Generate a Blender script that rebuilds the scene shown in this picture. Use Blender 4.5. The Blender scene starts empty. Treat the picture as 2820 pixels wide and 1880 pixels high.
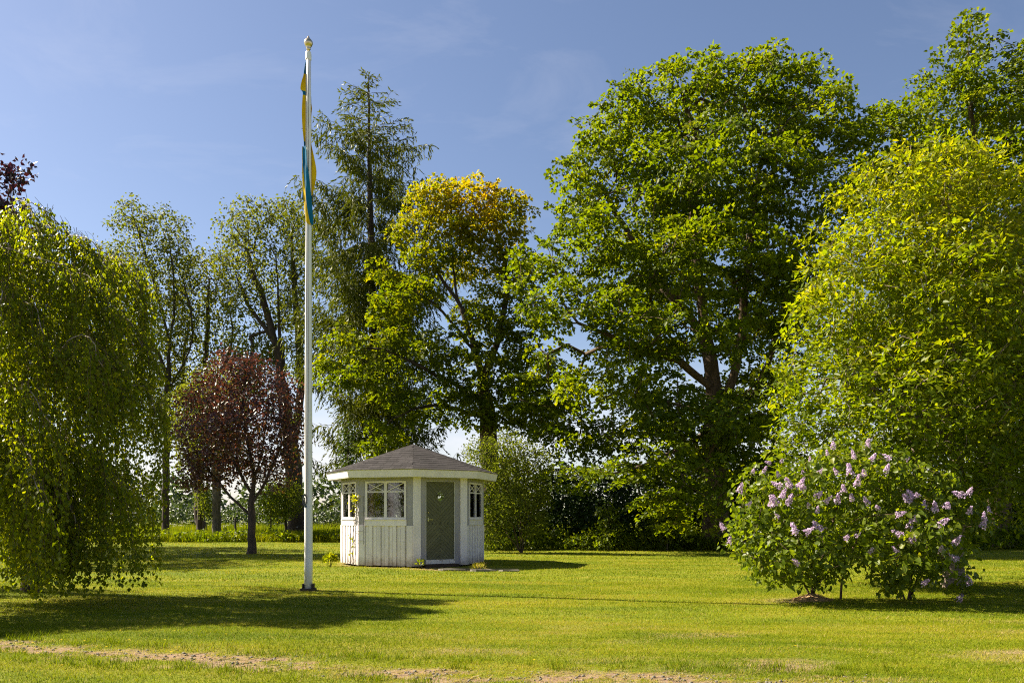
import bpy, math, random
import numpy as np
from mathutils import Vector, Matrix

rng = np.random.default_rng(7)
random.seed(7)
SC = bpy.context.scene
COL = SC.collection
R = math.radians

# ------------------------------------------------------------------ camera, sky, sun, exposure
EYE = 1.4
cam_d = bpy.data.cameras.new('camera')
cam = bpy.data.objects.new('camera', cam_d)
COL.objects.link(cam)
cam.location = (0, 0, EYE)
cam.rotation_euler = (R(90), 0, 0)
cam_d.sensor_width = 36
cam_d.lens = 28.1
cam_d.shift_y = 0.170
cam_d.clip_end = 3000
SC.camera = cam

SUN_EL, SUN_AZ = 43.5, math.atan2(-0.956, 0.295)
sun_dir = Vector((math.sin(SUN_AZ) * math.cos(R(SUN_EL)), math.cos(SUN_AZ) * math.cos(R(SUN_EL)), math.sin(R(SUN_EL))))
world = bpy.data.worlds.new('World')
SC.world = world
world.use_nodes = True
wn, wl = world.node_tree.nodes, world.node_tree.links
wn.clear()
w_out = wn.new('ShaderNodeOutputWorld')
w_bg = wn.new('ShaderNodeBackground')
w_bg.inputs['Strength'].default_value = 0.0505
sky = wn.new('ShaderNodeTexSky')
sky.sky_type = 'NISHITA'
sky.sun_disc = False
sky.sun_elevation = R(SUN_EL)
sky.sun_rotation = SUN_AZ
sky.air_density = 1.0
sky.dust_density = 0.7
sky.ozone_density = 3.0
# thin pale clouds low over the horizon
tc = wn.new('ShaderNodeTexCoord')
sep = wn.new('ShaderNodeSeparateXYZ')
wl.new(tc.outputs['Generated'], sep.inputs[0])
cmap = wn.new('ShaderNodeMapping')
cmap.inputs['Scale'].default_value = (3.0, 3.0, 11.0)
wl.new(tc.outputs['Generated'], cmap.inputs[0])
cn = wn.new('ShaderNodeTexNoise')
cn.inputs['Scale'].default_value = 1.3
cn.inputs['Detail'].default_value = 7
cn.inputs['Roughness'].default_value = 0.6
wl.new(cmap.outputs[0], cn.inputs['Vector'])
cr = wn.new('ShaderNodeMapRange')
cr.inputs['From Min'].default_value = 0.42
cr.inputs['From Max'].default_value = 0.68
cr.inputs['To Min'].default_value = 0.24
wl.new(cn.outputs['Fac'], cr.inputs['Value'])
el = wn.new('ShaderNodeMapRange')
el.interpolation_type = 'SMOOTHSTEP'
el.inputs['From Min'].default_value = 0.24
el.inputs['From Max'].default_value = 0.06
wl.new(sep.outputs['Z'], el.inputs['Value'])
cm = wn.new('ShaderNodeMath'); cm.operation = 'MULTIPLY'
wl.new(cr.outputs[0], cm.inputs[0]); wl.new(el.outputs[0], cm.inputs[1])
cm2 = wn.new('ShaderNodeMath'); cm2.operation = 'MULTIPLY'; cm2.inputs[1].default_value = 0.75
wmap = wn.new('ShaderNodeMapping'); wmap.inputs['Scale'].default_value = (2.2, 5.0, 9.0); wmap.inputs['Rotation'].default_value = (.2, .35, .4)
wl.new(tc.outputs['Generated'], wmap.inputs[0])
wz = wn.new('ShaderNodeTexNoise'); wz.inputs['Scale'].default_value = 1.6; wz.inputs['Detail'].default_value = 9; wz.inputs['Roughness'].default_value = .62; wz.inputs['Distortion'].default_value = .6
wl.new(wmap.outputs[0], wz.inputs['Vector'])
wr_ = wn.new('ShaderNodeMapRange'); wr_.inputs['From Min'].default_value = .52; wr_.inputs['From Max'].default_value = .80; wr_.inputs['To Max'].default_value = .16
wl.new(wz.outputs['Fac'], wr_.inputs['Value'])
cmx = wn.new('ShaderNodeMath'); cmx.operation = 'MAXIMUM'
wl.new(cm.outputs[0], cmx.inputs[0]); wl.new(wr_.outputs[0], cmx.inputs[1])
wl.new(cmx.outputs[0], cm2.inputs[0])
tintn = wn.new('ShaderNodeMix'); tintn.data_type = 'RGBA'; tintn.blend_type = 'MULTIPLY'
tintn.inputs[0].default_value = 1.0
tintn.inputs[7].default_value = (0.99, 0.89, 0.87, 1)
wl.new(sky.outputs[0], tintn.inputs[6])
cmix = wn.new('ShaderNodeMix'); cmix.data_type = 'RGBA'
cmix.inputs[7].default_value = (6.4, 6.2, 6.5, 1)
wl.new(cm2.outputs[0], cmix.inputs[0])
wl.new(tintn.outputs[2], cmix.inputs[6])
wl.new(cmix.outputs[2], w_bg.inputs['Color'])
wl.new(w_bg.outputs[0], w_out.inputs[0])

sun_d = bpy.data.lights.new('sun', 'SUN')
sun_d.energy = 4.8
sun_d.angle = R(0.53)
sun_d.color = (1.0, 0.90, 0.70)
sun = bpy.data.objects.new('sun', sun_d)
COL.objects.link(sun)
sun.rotation_euler = sun_dir.to_track_quat('Z', 'Y').to_euler()
sun.location = (-20, 10, 30)

SC.view_settings.view_transform = 'Standard'
SC.view_settings.look = 'None'
SC.view_settings.gamma = 1
SC.view_settings.use_curve_mapping = False
SC.view_settings.exposure = 1.74
SC.cycles.max_bounces = 12
SC.cycles.diffuse_bounces = 8
SC.cycles.glossy_bounces = 2
SC.cycles.transmission_bounces = 4
SC.cycles.transparent_max_bounces = 10
SC.cycles.caustics_reflective = False
SC.cycles.caustics_refractive = False
SC.cycles.sample_clamp_indirect = 3.0
SC.cycles.filter_width = 1.1
SC.cycles.use_denoising = False
SC.cycles.denoiser = 'OPENIMAGEDENOISE'
SC.cycles.denoising_input_passes = 'RGB_ALBEDO_NORMAL'
SC.cycles.denoising_prefilter = 'ACCURATE'

# ------------------------------------------------------------------ helpers
def tag(o, label=None, cat=None, group=None, kind=None):
    for k, v in (('label', label), ('category', cat), ('group', group), ('kind', kind)):
        if v:
            o[k] = v
    return o

def empty(name, loc, label, cat, group=None):
    o = bpy.data.objects.new(name, None)
    o.empty_display_size = 0.3
    COL.objects.link(o)
    o.location = loc
    return tag(o, label, cat, group)

def np_mesh(name, V, F, mats, attrs=None, mat_idx=None, smooth=False):
    V = np.asarray(V, dtype=np.float32).reshape(-1, 3)
    me = bpy.data.meshes.new(name)
    faces = F if isinstance(F, list) else [F]
    faces = [np.asarray(f, dtype=np.int32) for f in faces if len(f)]
    me.vertices.add(len(V))
    me.vertices.foreach_set('co', V.ravel())
    nl = sum(f.size for f in faces); nf = sum(len(f) for f in faces)
    me.loops.add(nl); me.polygons.add(nf)
    li = np.concatenate([f.ravel() for f in faces])
    tot = np.concatenate([np.full(len(f), f.shape[1], dtype=np.int32) for f in faces])
    st = np.concatenate([[0], np.cumsum(tot)[:-1]]).astype(np.int32)
    me.loops.foreach_set('vertex_index', li)
    me.polygons.foreach_set('loop_start', st)
    me.polygons.foreach_set('loop_total', tot)
    for m in (mats if isinstance(mats, (list, tuple)) else [mats]):
        me.materials.append(m)
    if mat_idx is not None:
        me.polygons.foreach_set('material_index', np.asarray(mat_idx, dtype=np.int32))
    if smooth:
        me.polygons.foreach_set('use_smooth', np.ones(nf, dtype=bool))
    for k, a in (attrs or {}).items():
        at = me.attributes.new(k, 'FLOAT', 'POINT')
        at.data.foreach_set('value', np.asarray(a, dtype=np.float32))  # dark tone puts the shade of the board gaps into the colour
    me.update(calc_edges=True)
    me.validate()
    return me

def add(name, me, parent=None, **kw):
    o = bpy.data.objects.new(name, me)
    COL.objects.link(o)
    if parent is not None:
        o.parent = parent
    return tag(o, **kw)

class MB:
    """collects simple solids; build() links them as one mesh object"""
    def __init__(self):
        self.v = []; self.f = []; self.m = []
    def poly(self, vs, fs, mi=0):
        b = len(self.v)
        self.v += [tuple(v) for v in vs]
        self.f += [tuple(i + b for i in f) for f in fs]
        self.m += [mi] * len(fs)
    def box8(self, c, mi=0):
        self.poly(c, [(0, 3, 2, 1), (4, 5, 6, 7), (0, 1, 5, 4), (1, 2, 6, 5), (2, 3, 7, 6), (3, 0, 4, 7)], mi)
    def box(self, x0, x1, y0, y1, z0, z1, mi=0):
        self.box8([(x0, y0, z0), (x1, y0, z0), (x1, y1, z0), (x0, y1, z0), (x0, y0, z1), (x1, y0, z1), (x1, y1, z1), (x0, y1, z1)], mi)
    def bar(self, a, b, r, n=6, r2=None, mi=0):
        a = Vector(a); b = Vector(b); d = (b - a).normalized()
        u = d.orthogonal().normalized(); w = d.cross(u); r2 = r if r2 is None else r2
        vs = [a + (u * math.cos(2 * math.pi * k / n) + w * math.sin(2 * math.pi * k / n)) * r for k in range(n)]
        vs += [b + (u * math.cos(2 * math.pi * k / n) + w * math.sin(2 * math.pi * k / n)) * r2 for k in range(n)]
        self.poly(vs, [(k, (k + 1) % n, n + (k + 1) % n, n + k) for k in range(n)] + [tuple(range(n - 1, -1, -1)), tuple(range(n, 2 * n))], mi)
    def lathe(self, prof, n=16, mi=0, c=(0, 0, 0)):
        vs = [(c[0] + r * math.cos(2 * math.pi * k / n), c[1] + r * math.sin(2 * math.pi * k / n), c[2] + z) for r, z in prof for k in range(n)]
        fs = [(i * n + k, i * n + (k + 1) % n, (i + 1) * n + (k + 1) % n, (i + 1) * n + k) for i in range(len(prof) - 1) for k in range(n)]
        fs += [tuple(range(n - 1, -1, -1)), tuple((len(prof) - 1) * n + k for k in range(n))]
        self.poly(vs, fs, mi)
    def mesh(self, name, mats, smooth=False):
        me = bpy.data.meshes.new(name)
        me.from_pydata(self.v, [], self.f)
        for m in (mats if isinstance(mats, (list, tuple)) else [mats]):
            me.materials.append(m)
        me.polygons.foreach_set('material_index', self.m)
        if smooth:
            me.polygons.foreach_set('use_smooth', [True] * len(self.f))
        me.update()
        return me
    def build(self, name, mats, parent=None, smooth=False, **kw):
        return add(name, self.mesh(name, mats, smooth), parent, **kw)

def vnoise(x, y, seed=0):
    xi = np.floor(x).astype(np.int64); yi = np.floor(y).astype(np.int64)
    fx = x - xi; fy = y - yi
    fx = fx * fx * (3 - 2 * fx); fy = fy * fy * (3 - 2 * fy)
    def h(a, b):
        n = (a * 374761393 + b * 668265263 + seed * 974711) & 0x7fffffff
        n = ((n ^ (n >> 13)) * 1274126177) & 0x7fffffff
        return ((n ^ (n >> 16)) & 0xffff) / 65535.0
    return (h(xi, yi) * (1 - fx) + h(xi + 1, yi) * fx) * (1 - fy) + (h(xi, yi + 1) * (1 - fx) + h(xi + 1, yi + 1) * fx) * fy

def fbm(x, y, seed=0, octv=4):
    s = 0; a = .5; t = 0
    for o in range(octv):
        s = s + a * vnoise(x * 2 ** o, y * 2 ** o, seed + o); t += a; a *= .55
    return s / t

# ------------------------------------------------------------------ materials
def new_mat(name):
    m = bpy.data.materials.new(name)
    m.use_nodes = True
    nt = m.node_tree
    for n in list(nt.nodes):
        nt.nodes.remove(n)
    out = nt.nodes.new('ShaderNodeOutputMaterial')
    return m, nt, nt.nodes, nt.links, out

def ramp(nd, stops):
    r = nd.new('ShaderNodeValToRGB')
    e = r.color_ramp.elements
    while len(e) < len(stops):
        e.new(0.5)
    for i, (p, c) in enumerate(stops):
        e[i].position = p
        e[i].color = (*c, 1)
    return r

def leaf_mat(name, stops, trans=0.42, tmul=(1.7, 1.75, 0.7), spec=0.35, rough=0.45):
    m, nt, nd, lk, out = new_mat(name)
    at = nd.new('ShaderNodeAttribute'); at.attribute_name = 'tint'
    cr_ = ramp(nd, stops)
    lk.new(at.outputs['Fac'], cr_.inputs[0])
    p = nd.new('ShaderNodeBsdfPrincipled')
    p.inputs['Roughness'].default_value = rough
    p.inputs['Specular IOR Level'].default_value = spec
    lk.new(cr_.outputs[0], p.inputs['Base Color'])
    mu = nd.new('ShaderNodeMix'); mu.data_type = 'RGBA'; mu.blend_type = 'MULTIPLY'
    mu.inputs[0].default_value = 1
    mu.inputs[7].default_value = (*tmul, 1)
    lk.new(cr_.outputs[0], mu.inputs[6])
    t = nd.new('ShaderNodeBsdfTranslucent')
    lk.new(mu.outputs[2], t.inputs[0])
    mx = nd.new('ShaderNodeMixShader'); mx.inputs[0].default_value = trans
    lk.new(p.outputs[0], mx.inputs[1]); lk.new(t.outputs[0], mx.inputs[2])
    lk.new(mx.outputs[0], out.inputs[0])
    return m

def surf_mat(name, c1, c2, scale=8, rough=0.8, bump=0.3, stretch=(1, 1, 1), spec=0.3, detail=6, wear=None, dist=0.01, rnd=0.0, lo=.35, hi=.65, splash=False):
    """two-tone noise paint/bark; wear = (colour, amount, scale) chips another colour through"""
    m, nt, nd, lk, out = new_mat(name)
    g = nd.new('ShaderNodeNewGeometry')
    mp = nd.new('ShaderNodeMapping'); mp.inputs['Scale'].default_value = stretch
    lk.new(g.outputs['Position'], mp.inputs[0])
    n = nd.new('ShaderNodeTexNoise')
    n.inputs['Scale'].default_value = scale; n.inputs['Detail'].default_value = detail
    n.inputs['Roughness'].default_value = 0.65
    lk.new(mp.outputs[0], n.inputs['Vector'])
    r_ = ramp(nd, [(lo, c1), (hi, c2)])
    lk.new(n.outputs['Fac'], r_.inputs[0])
    col = r_.outputs[0]
    if rnd:
        oi = nd.new('ShaderNodeObjectInfo')
        mr = nd.new('ShaderNodeMapRange')
        mr.inputs['To Min'].default_value = 1 - rnd; mr.inputs['To Max'].default_value = 1 + rnd
        lk.new(oi.outputs['Random'], mr.inputs['Value'])
        mm = nd.new('ShaderNodeMix'); mm.data_type = 'RGBA'; mm.blend_type = 'MULTIPLY'; mm.inputs[0].default_value = 1
        lk.new(col, mm.inputs[6]); lk.new(mr.outputs[0], mm.inputs[7])
        col = mm.outputs[2]
    if wear:
        wc, amt, ws = wear
        wnz = nd.new('ShaderNodeTexNoise'); wnz.inputs['Scale'].default_value = ws; wnz.inputs['Detail'].default_value = 8
        wnz.inputs['Roughness'].default_value = 0.75
        lk.new(mp.outputs[0], wnz.inputs['Vector'])
        wr = ramp(nd, [(amt, (0, 0, 0)), (min(.99, amt + .03), (1, 1, 1))])
        lk.new(wnz.outputs['Fac'], wr.inputs[0])
        mm = nd.new('ShaderNodeMix'); mm.data_type = 'RGBA'
        lk.new(wr.outputs[0], mm.inputs[0]); lk.new(col, mm.inputs[6]); mm.inputs[7].default_value = (*wc, 1)
        col = mm.outputs[2]
    if splash:
        sz = nd.new('ShaderNodeSeparateXYZ'); lk.new(g.outputs['Position'], sz.inputs[0])
        sn = nd.new('ShaderNodeTexNoise'); sn.inputs['Scale'].default_value = 6; sn.inputs['Detail'].default_value = 8; sn.inputs['Roughness'].default_value = .7
        lk.new(g.outputs['Position'], sn.inputs['Vector'])
        sr = nd.new('ShaderNodeMapRange'); sr.inputs['From Min'].default_value = .62; sr.inputs['From Max'].default_value = .0
        lk.new(sz.outputs['Z'], sr.inputs['Value'])
        ml_ = nd.new('ShaderNodeMath'); ml_.operation = 'MULTIPLY_ADD'; ml_.inputs[1].default_value = 1.0; ml_.inputs[2].default_value = -.52
        lk.new(sr.outputs[0], ml_.inputs[0])
        ad_ = nd.new('ShaderNodeMath'); ad_.operation = 'ADD'; lk.new(ml_.outputs[0], ad_.inputs[0]); lk.new(sn.outputs['Fac'], ad_.inputs[1])
        s2 = ramp(nd, [(.48, (0, 0, 0)), (.95, (.75, .75, .75))]); lk.new(ad_.outputs[0], s2.inputs[0])
        mm = nd.new('ShaderNodeMix'); mm.data_type = 'RGBA'
        lk.new(s2.outputs[0], mm.inputs[0]); lk.new(col, mm.inputs[6]); mm.inputs[7].default_value = (.28, .23, .17, 1)
        col = mm.outputs[2]
    p = nd.new('ShaderNodeBsdfPrincipled')
    p.inputs['Roughness'].default_value = rough
    p.inputs['Specular IOR Level'].default_value = spec
    lk.new(col, p.inputs['Base Color'])
    if bump:
        b = nd.new('ShaderNodeBump'); b.inputs['Strength'].default_value = bump; b.inputs['Distance'].default_value = dist
        lk.new(n.outputs['Fac'], b.inputs['Height'])
        lk.new(b.outputs[0], p.inputs['Normal'])
    lk.new(p.outputs[0], out.inputs[0])
    return m

def metal_mat(name, c, rough=0.3):
    m, nt, nd, lk, out = new_mat(name)
    p = nd.new('ShaderNodeBsdfPrincipled')
    p.inputs['Base Color'].default_value = (*c, 1); p.inputs['Metallic'].default_value = 1
    p.inputs['Roughness'].default_value = rough
    n = nd.new('ShaderNodeTexNoise'); n.inputs['Scale'].default_value = 30
    mr = nd.new('ShaderNodeMapRange'); mr.inputs['To Min'].default_value = rough * .7; mr.inputs['To Max'].default_value = rough * 1.5
    lk.new(n.outputs['Fac'], mr.inputs['Value']); lk.new(mr.outputs[0], p.inputs['Roughness'])
    lk.new(p.outputs[0], out.inputs[0])
    return m

def glass_mat():
    m, nt, nd, lk, out = new_mat('window_glass')
    t = nd.new('ShaderNodeBsdfTransparent'); t.inputs[0].default_value = (.94, .96, .94, 1)
    g = nd.new('ShaderNodeBsdfGlossy'); g.inputs['Roughness'].default_value = 0.02
    f = nd.new('ShaderNodeFresnel'); f.inputs['IOR'].default_value = 1.5
    n = nd.new('ShaderNodeTexNoise'); n.inputs['Scale'].default_value = 2.5
    b = nd.new('ShaderNodeBump'); b.inputs['Strength'].default_value = .08; b.inputs['Distance'].default_value = .02
    lk.new(n.outputs['Fac'], b.inputs['Height']); lk.new(b.outputs[0], g.inputs['Normal'])
    ad = nd.new('ShaderNodeMath'); ad.operation = 'ADD'; ad.inputs[1].default_value = 0.06
    lk.new(f.outputs[0], ad.inputs[0])
    mx = nd.new('ShaderNodeMixShader')
    lk.new(ad.outputs[0], mx.inputs[0]); lk.new(t.outputs[0], mx.inputs[1]); lk.new(g.outputs[0], mx.inputs[2])
    lk.new(mx.outputs[0], out.inputs[0])
    return m

M = {}
M['white'] = surf_mat('white_paint', (.75, .69, .71), (.85, .79, .815), 5, .6, .15, wear=((.34, .29, .24), .73, 9), stretch=(1, 1, .35), rnd=.07, splash=True)
M['worn_white'] = surf_mat('peeling_white_paint', (.60, .56, .53), (.76, .72, .70), 5, .7, .3, wear=((.22, .17, .13), .58, 14), stretch=(1, 1, .5))
M['grey'] = surf_mat('grey_paint', (.31, .295, .32), (.39, .37, .40), 4, .6, .15, stretch=(1, 1, .3), rnd=.04)
M['brown_wood'] = surf_mat('brown_boarding', (.17, .075, .038), (.28, .13, .06), 6, .6, .3, stretch=(1, 1, .15))
M['door_green'] = surf_mat('olive_paint', (.105, .104, .058), (.135, .132, .078), 6, .5, .2, rnd=.10)
M['dark_wood'] = surf_mat('dark_wood', (.035, .022, .014), (.07, .045, .03), 10, .8, .4)
M['felt'] = surf_mat('roof_felt', (.026, .023, .024), (.048, .043, .044), 26, .95, .5, rnd=.22, spec=.15)
M['soffit'] = surf_mat('soffit_paint', (.50, .48, .46), (.60, .58, .56), 5, .7, .1)
M['pole'] = surf_mat('pole_paint', (.74, .73, .74), (.82, .80, .80), 4, .35, .08, stretch=(1, 1, .2), spec=.5)
M['rope'] = surf_mat('rope_fibre', (.10, .10, .11), (.20, .19, .18), 60, .9, .3)
M['gold'] = metal_mat('weathered_gold', (.62, .50, .30), .28)
M['iron'] = surf_mat('rusty_iron', (.035, .028, .024), (.08, .055, .04), 20, .8, .4)
M['wire'] = surf_mat('dark_wire', (.05, .05, .05), (.09, .085, .08), 20, .6, .1)
M['tape'] = surf_mat('blue_tape', (.03, .08, .16), (.04, .11, .22), 20, .5, .1)
M['cloth_blue'] = surf_mat('blue_cloth', (.005, .10, .21), (.008, .15, .29), 5, .8, .4, spec=.1)
M['cloth_yellow'] = surf_mat('yellow_cloth', (.62, .40, .006), (.78, .52, .01), 5, .8, .4, spec=.1)
M['glass'] = glass_mat()
M['stone'] = surf_mat('flat_stone', (.10, .09, .075), (.20, .18, .15), 9, .9, .5)
M['bark_maple'] = surf_mat('brown_bark', (.055, .036, .024), (.14, .095, .06), 9, .95, .8, stretch=(1, 1, .3), dist=.03)
M['bark_grey'] = surf_mat('grey_bark', (.08, .066, .05), (.17, .14, .11), 10, .95, .8, stretch=(1, 1, .25), dist=.03)
M['bark_dark'] = surf_mat('dark_bark', (.035, .026, .02), (.085, .062, .046), 10, .95, .8, stretch=(1, 1, .25), dist=.03)
M['bark_birch'] = surf_mat('birch_twig_bark', (.20, .15, .12), (.42, .35, .30), 10, .8, .5, wear=((.05, .04, .035), .60, 8))
M['bark_cherry'] = surf_mat('banded_bark', (.07, .05, .038), (.30, .23, .18), 6, .8, .6, stretch=(.8, .8, 5), dist=.02)
M['stump'] = surf_mat('straw_and_soil', (.20, .12, .06), (.42, .27, .14), 30, .95, .8, stretch=(1, 1, .3), dist=.02)

M['leaf_maple'] = leaf_mat('maple_leaves', [(0, (.038, .066, .003)), (.5, (.092, .128, .004)), (1, (.170, .180, .006))], trans=.52, tmul=(2.25, 2.1, .5), spec=.15)
M['leaf_orange'] = leaf_mat('maple_leaves_turning', [(0, (.042, .070, .003)), (.40, (.105, .135, .004)), (.62, (.19, .180, .005)), (.82, (.25, .190, .006)), (1, (.27, .165, .008))], trans=.50, tmul=(2.1, 2.0, .5), spec=.15)
M['leaf_light'] = leaf_mat('bright_leaves', [(0, (.056, .094, .003)), (.5, (.130, .170, .005)), (1, (.220, .212, .007))], trans=.53, tmul=(2.2, 2.1, .5), spec=.2, rough=.4)
M['leaf_lilac'] = leaf_mat('lilac_leaves', [(0, (.054, .088, .006)), (.6, (.120, .160, .010)), (1, (.20, .21, .016))], trans=.48, tmul=(2.2, 2.1, .5), spec=.25, rough=.4)
M['leaf_birch'] = leaf_mat('birch_leaves', [(0, (.056, .084, .003)), (.5, (.135, .165, .005)), (1, (.235, .222, .008))], trans=.56, tmul=(2.3, 2.2, .5), spec=.2, rough=.4)
M['leaf_poplar'] = leaf_mat('poplar_leaves', [(0, (.055, .074, .012)), (.6, (.108, .125, .020)), (1, (.17, .17, .035))], trans=.48, tmul=(2.0, 1.9, .6), spec=.15, rough=.5)
M['leaf_maroon'] = leaf_mat('maroon_leaves', [(0, (.032, .015, .014)), (.55, (.072, .032, .026)), (.82, (.115, .050, .032)), (1, (.12, .095, .022))], trans=.34, tmul=(2.0, 1.3, .9), spec=.5, rough=.35)
M['leaf_beech'] = leaf_mat('purple_leaves', [(0, (.012, .006, .010)), (.6, (.032, .010, .016)), (1, (.085, .018, .020))], trans=.25, tmul=(2.2, .8, .8), spec=.45, rough=.35)
M['leaf_shrub'] = leaf_mat('shrub_leaves', [(0, (.060, .082, .010)), (.6, (.115, .138, .016)), (1, (.18, .175, .026))], trans=.44, tmul=(1.9, 1.9, .6), spec=.05, rough=.6)
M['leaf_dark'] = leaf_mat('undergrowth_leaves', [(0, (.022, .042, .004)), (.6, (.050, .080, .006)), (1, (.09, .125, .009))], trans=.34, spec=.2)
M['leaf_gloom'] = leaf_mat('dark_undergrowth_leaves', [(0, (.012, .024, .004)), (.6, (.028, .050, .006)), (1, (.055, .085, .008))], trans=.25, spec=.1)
M['needles'] = leaf_mat('spruce_needles', [(0, (.038, .052, .005)), (.6, (.098, .112, .008)), (1, (.16, .155, .011))], trans=.28, tmul=(1.7, 1.7, .6), spec=.08)
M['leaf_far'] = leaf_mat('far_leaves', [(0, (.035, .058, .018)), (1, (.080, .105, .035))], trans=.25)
M['blossom'] = leaf_mat('lilac_blossom', [(0, (.38, .25, .42)), (.5, (.56, .42, .60)), (1, (.76, .66, .76))], trans=.40, tmul=(1.2, 1.15, 1.2), spec=.1)
M['blade'] = leaf_mat('grass_blades', [(0, (.066, .105, .003)), (.35, (.148, .188, .005)), (.6, (.235, .238, .007)), (.8, (.33, .27, .05)), (1, (.42, .31, .16))], trans=.36, tmul=(1.5, 1.5, .6), spec=.05, rough=.7)

def lawn_mat():
    m, nt, nd, lk, out = new_mat('lawn_ground')
    g = nd.new('ShaderNodeNewGeometry')
    mp = nd.new('ShaderNodeMapping'); mp.inputs['Scale'].default_value = (.35, 1.0, 1)
    mp.inputs['Rotation'].default_value = (0, 0, R(-6))
    lk.new(g.outputs['Position'], mp.inputs[0])
    n1 = nd.new('ShaderNodeTexNoise'); n1.inputs['Scale'].default_value = .9; n1.inputs['Detail'].default_value = 8; n1.inputs['Roughness'].default_value = .6
    lk.new(mp.outputs[0], n1.inputs['Vector'])
    n2 = nd.new('ShaderNodeTexNoise'); n2.inputs['Scale'].default_value = 28; n2.inputs['Detail'].default_value = 6; n2.inputs['Roughness'].default_value = .75
    lk.new(g.outputs['Position'], n2.inputs['Vector'])
    r1 = ramp(nd, [(.32, (.095, .130, .005)), (.5, (.150, .175, .007)), (.68, (.210, .195, .016))])
    lk.new(n1.outputs['Fac'], r1.inputs[0])
    r2 = ramp(nd, [(.3, (.45, .5, .4)), (.7, (1.35, 1.3, 1.3))])
    lk.new(n2.outputs['Fac'], r2.inputs[0])
    mu = nd.new('ShaderNodeMix'); mu.data_type = 'RGBA'; mu.blend_type = 'MULTIPLY'; mu.inputs[0].default_value = 1
    lk.new(r1.outputs[0], mu.inputs[6]); lk.new(r2.outputs[0], mu.inputs[7])
    soil = ramp(nd, [(.28, (.10, .062, .042)), (.5, (.215, .142, .098)), (.72, (.33, .235, .17))])
    n3 = nd.new('ShaderNodeTexNoise'); n3.inputs['Scale'].default_value = 14; n3.inputs['Detail'].default_value = 9; n3.inputs['Roughness'].default_value = .72
    mp3 = nd.new('ShaderNodeMapping'); mp3.inputs['Scale'].default_value = (.45, 1.3, 1)
    lk.new(g.outputs['Position'], mp3.inputs[0]); lk.new(mp3.outputs[0], n3.inputs['Vector'])
    lk.new(n3.outputs['Fac'], soil.inputs[0])
    at = nd.new('ShaderNodeAttribute'); at.attribute_name = 'bare'
    mx = nd.new('ShaderNodeMix'); mx.data_type = 'RGBA'
    lk.new(at.outputs['Fac'], mx.inputs[0]); lk.new(mu.outputs[2], mx.inputs[6]); lk.new(soil.outputs[0], mx.inputs[7])
    p = nd.new('ShaderNodeBsdfPrincipled'); p.inputs['Roughness'].default_value = .9; p.inputs['Specular IOR Level'].default_value = .15
    lk.new(mx.outputs[2], p.inputs['Base Color'])
    ad = nd.new('ShaderNodeMath'); ad.operation = 'ADD'
    lk.new(n2.outputs['Fac'], ad.inputs[0]); lk.new(n3.outputs['Fac'], ad.inputs[1])
    b = nd.new('ShaderNodeBump'); b.inputs['Strength'].default_value = .6; b.inputs['Distance'].default_value = .03
    lk.new(ad.outputs[0], b.inputs['Height']); lk.new(b.outputs[0], p.inputs['Normal'])
    lk.new(p.outputs[0], out.inputs[0])
    return m
M['lawn'] = lawn_mat()

# ------------------------------------------------------------------ ground
GZ = Vector((-2.93, 23.68, 0))          # middle of the garden house

def track_line(x):
    return np.interp(x, [-7, -5.4, -4.36, -2.86, -1.5, -.67, .46, 1.9, 4], [9.1, 8.69, 8.22, 7.77, 7.33, 7.03, 6.84, 6.75, 6.6])

def bare_mask(x, y):
    """0..1: worn earth (the track across the front of the lawn, the patch by the garden house door, tree feet)"""
    x = np.asarray(x, float); y = np.asarray(y, float)
    nz = fbm(x * 1.1 + 5, y * 2.0, 3, 5) - .5
    n2 = fbm(x * 3.1, y * 5.0, 9, 4) - .5
    centre = track_line(x) + nz * .6
    half = np.interp(x, [-6, -4, -1, 1, 3], [.30, .32, .29, .28, .27]) + n2 * .55
    track = np.clip((half - np.abs(y - centre)) / .22 + n2 * 2.6, 0, 1)
    track *= np.clip((x + 6.4) / .8, 0, 1) * np.clip((3.8 - x) / 1.8, 0.0, 1)
    door = np.clip(1.25 - (((x + 1.55) / 1.5) ** 2 + ((y - 20.95 + .1 * x) / .75) ** 2) + nz * 2.6, 0, 1) * .85
    foot = np.clip(1.2 - np.hypot((x - 4.75) / .75, (y - 13.25) / .5) + nz * 1.5, 0, 1) * .8
    foot2 = np.clip(1.1 - np.hypot((x + 3.82) / .35, (y - 15.0) / .35) + nz, 0, 1) * .5
    blot = np.clip((fbm(x * .8 + 40, y * 1.7, 21, 5) - .55) * 4, 0, 1) * np.clip((11.5 - y) / 3, 0, 1) * np.clip((x + 3) / 4, .35, 1) * .8
    house = np.clip(1.15 - np.abs(np.hypot(x - GZ.x, y - GZ.y) - 2.05) / .22 + n2 * 1.2, 0, 1) * .7
    return np.clip(np.maximum.reduce([track, door, foot, foot2, blot, house]), 0, 1)

def ground_z(x, y):
    x = np.asarray(x, float); y = np.asarray(y, float)
    return (fbm(x * .7, y * .7, 31, 3) - .5) * .05 * np.clip((60 - y) / 20, 0, 1)

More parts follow.
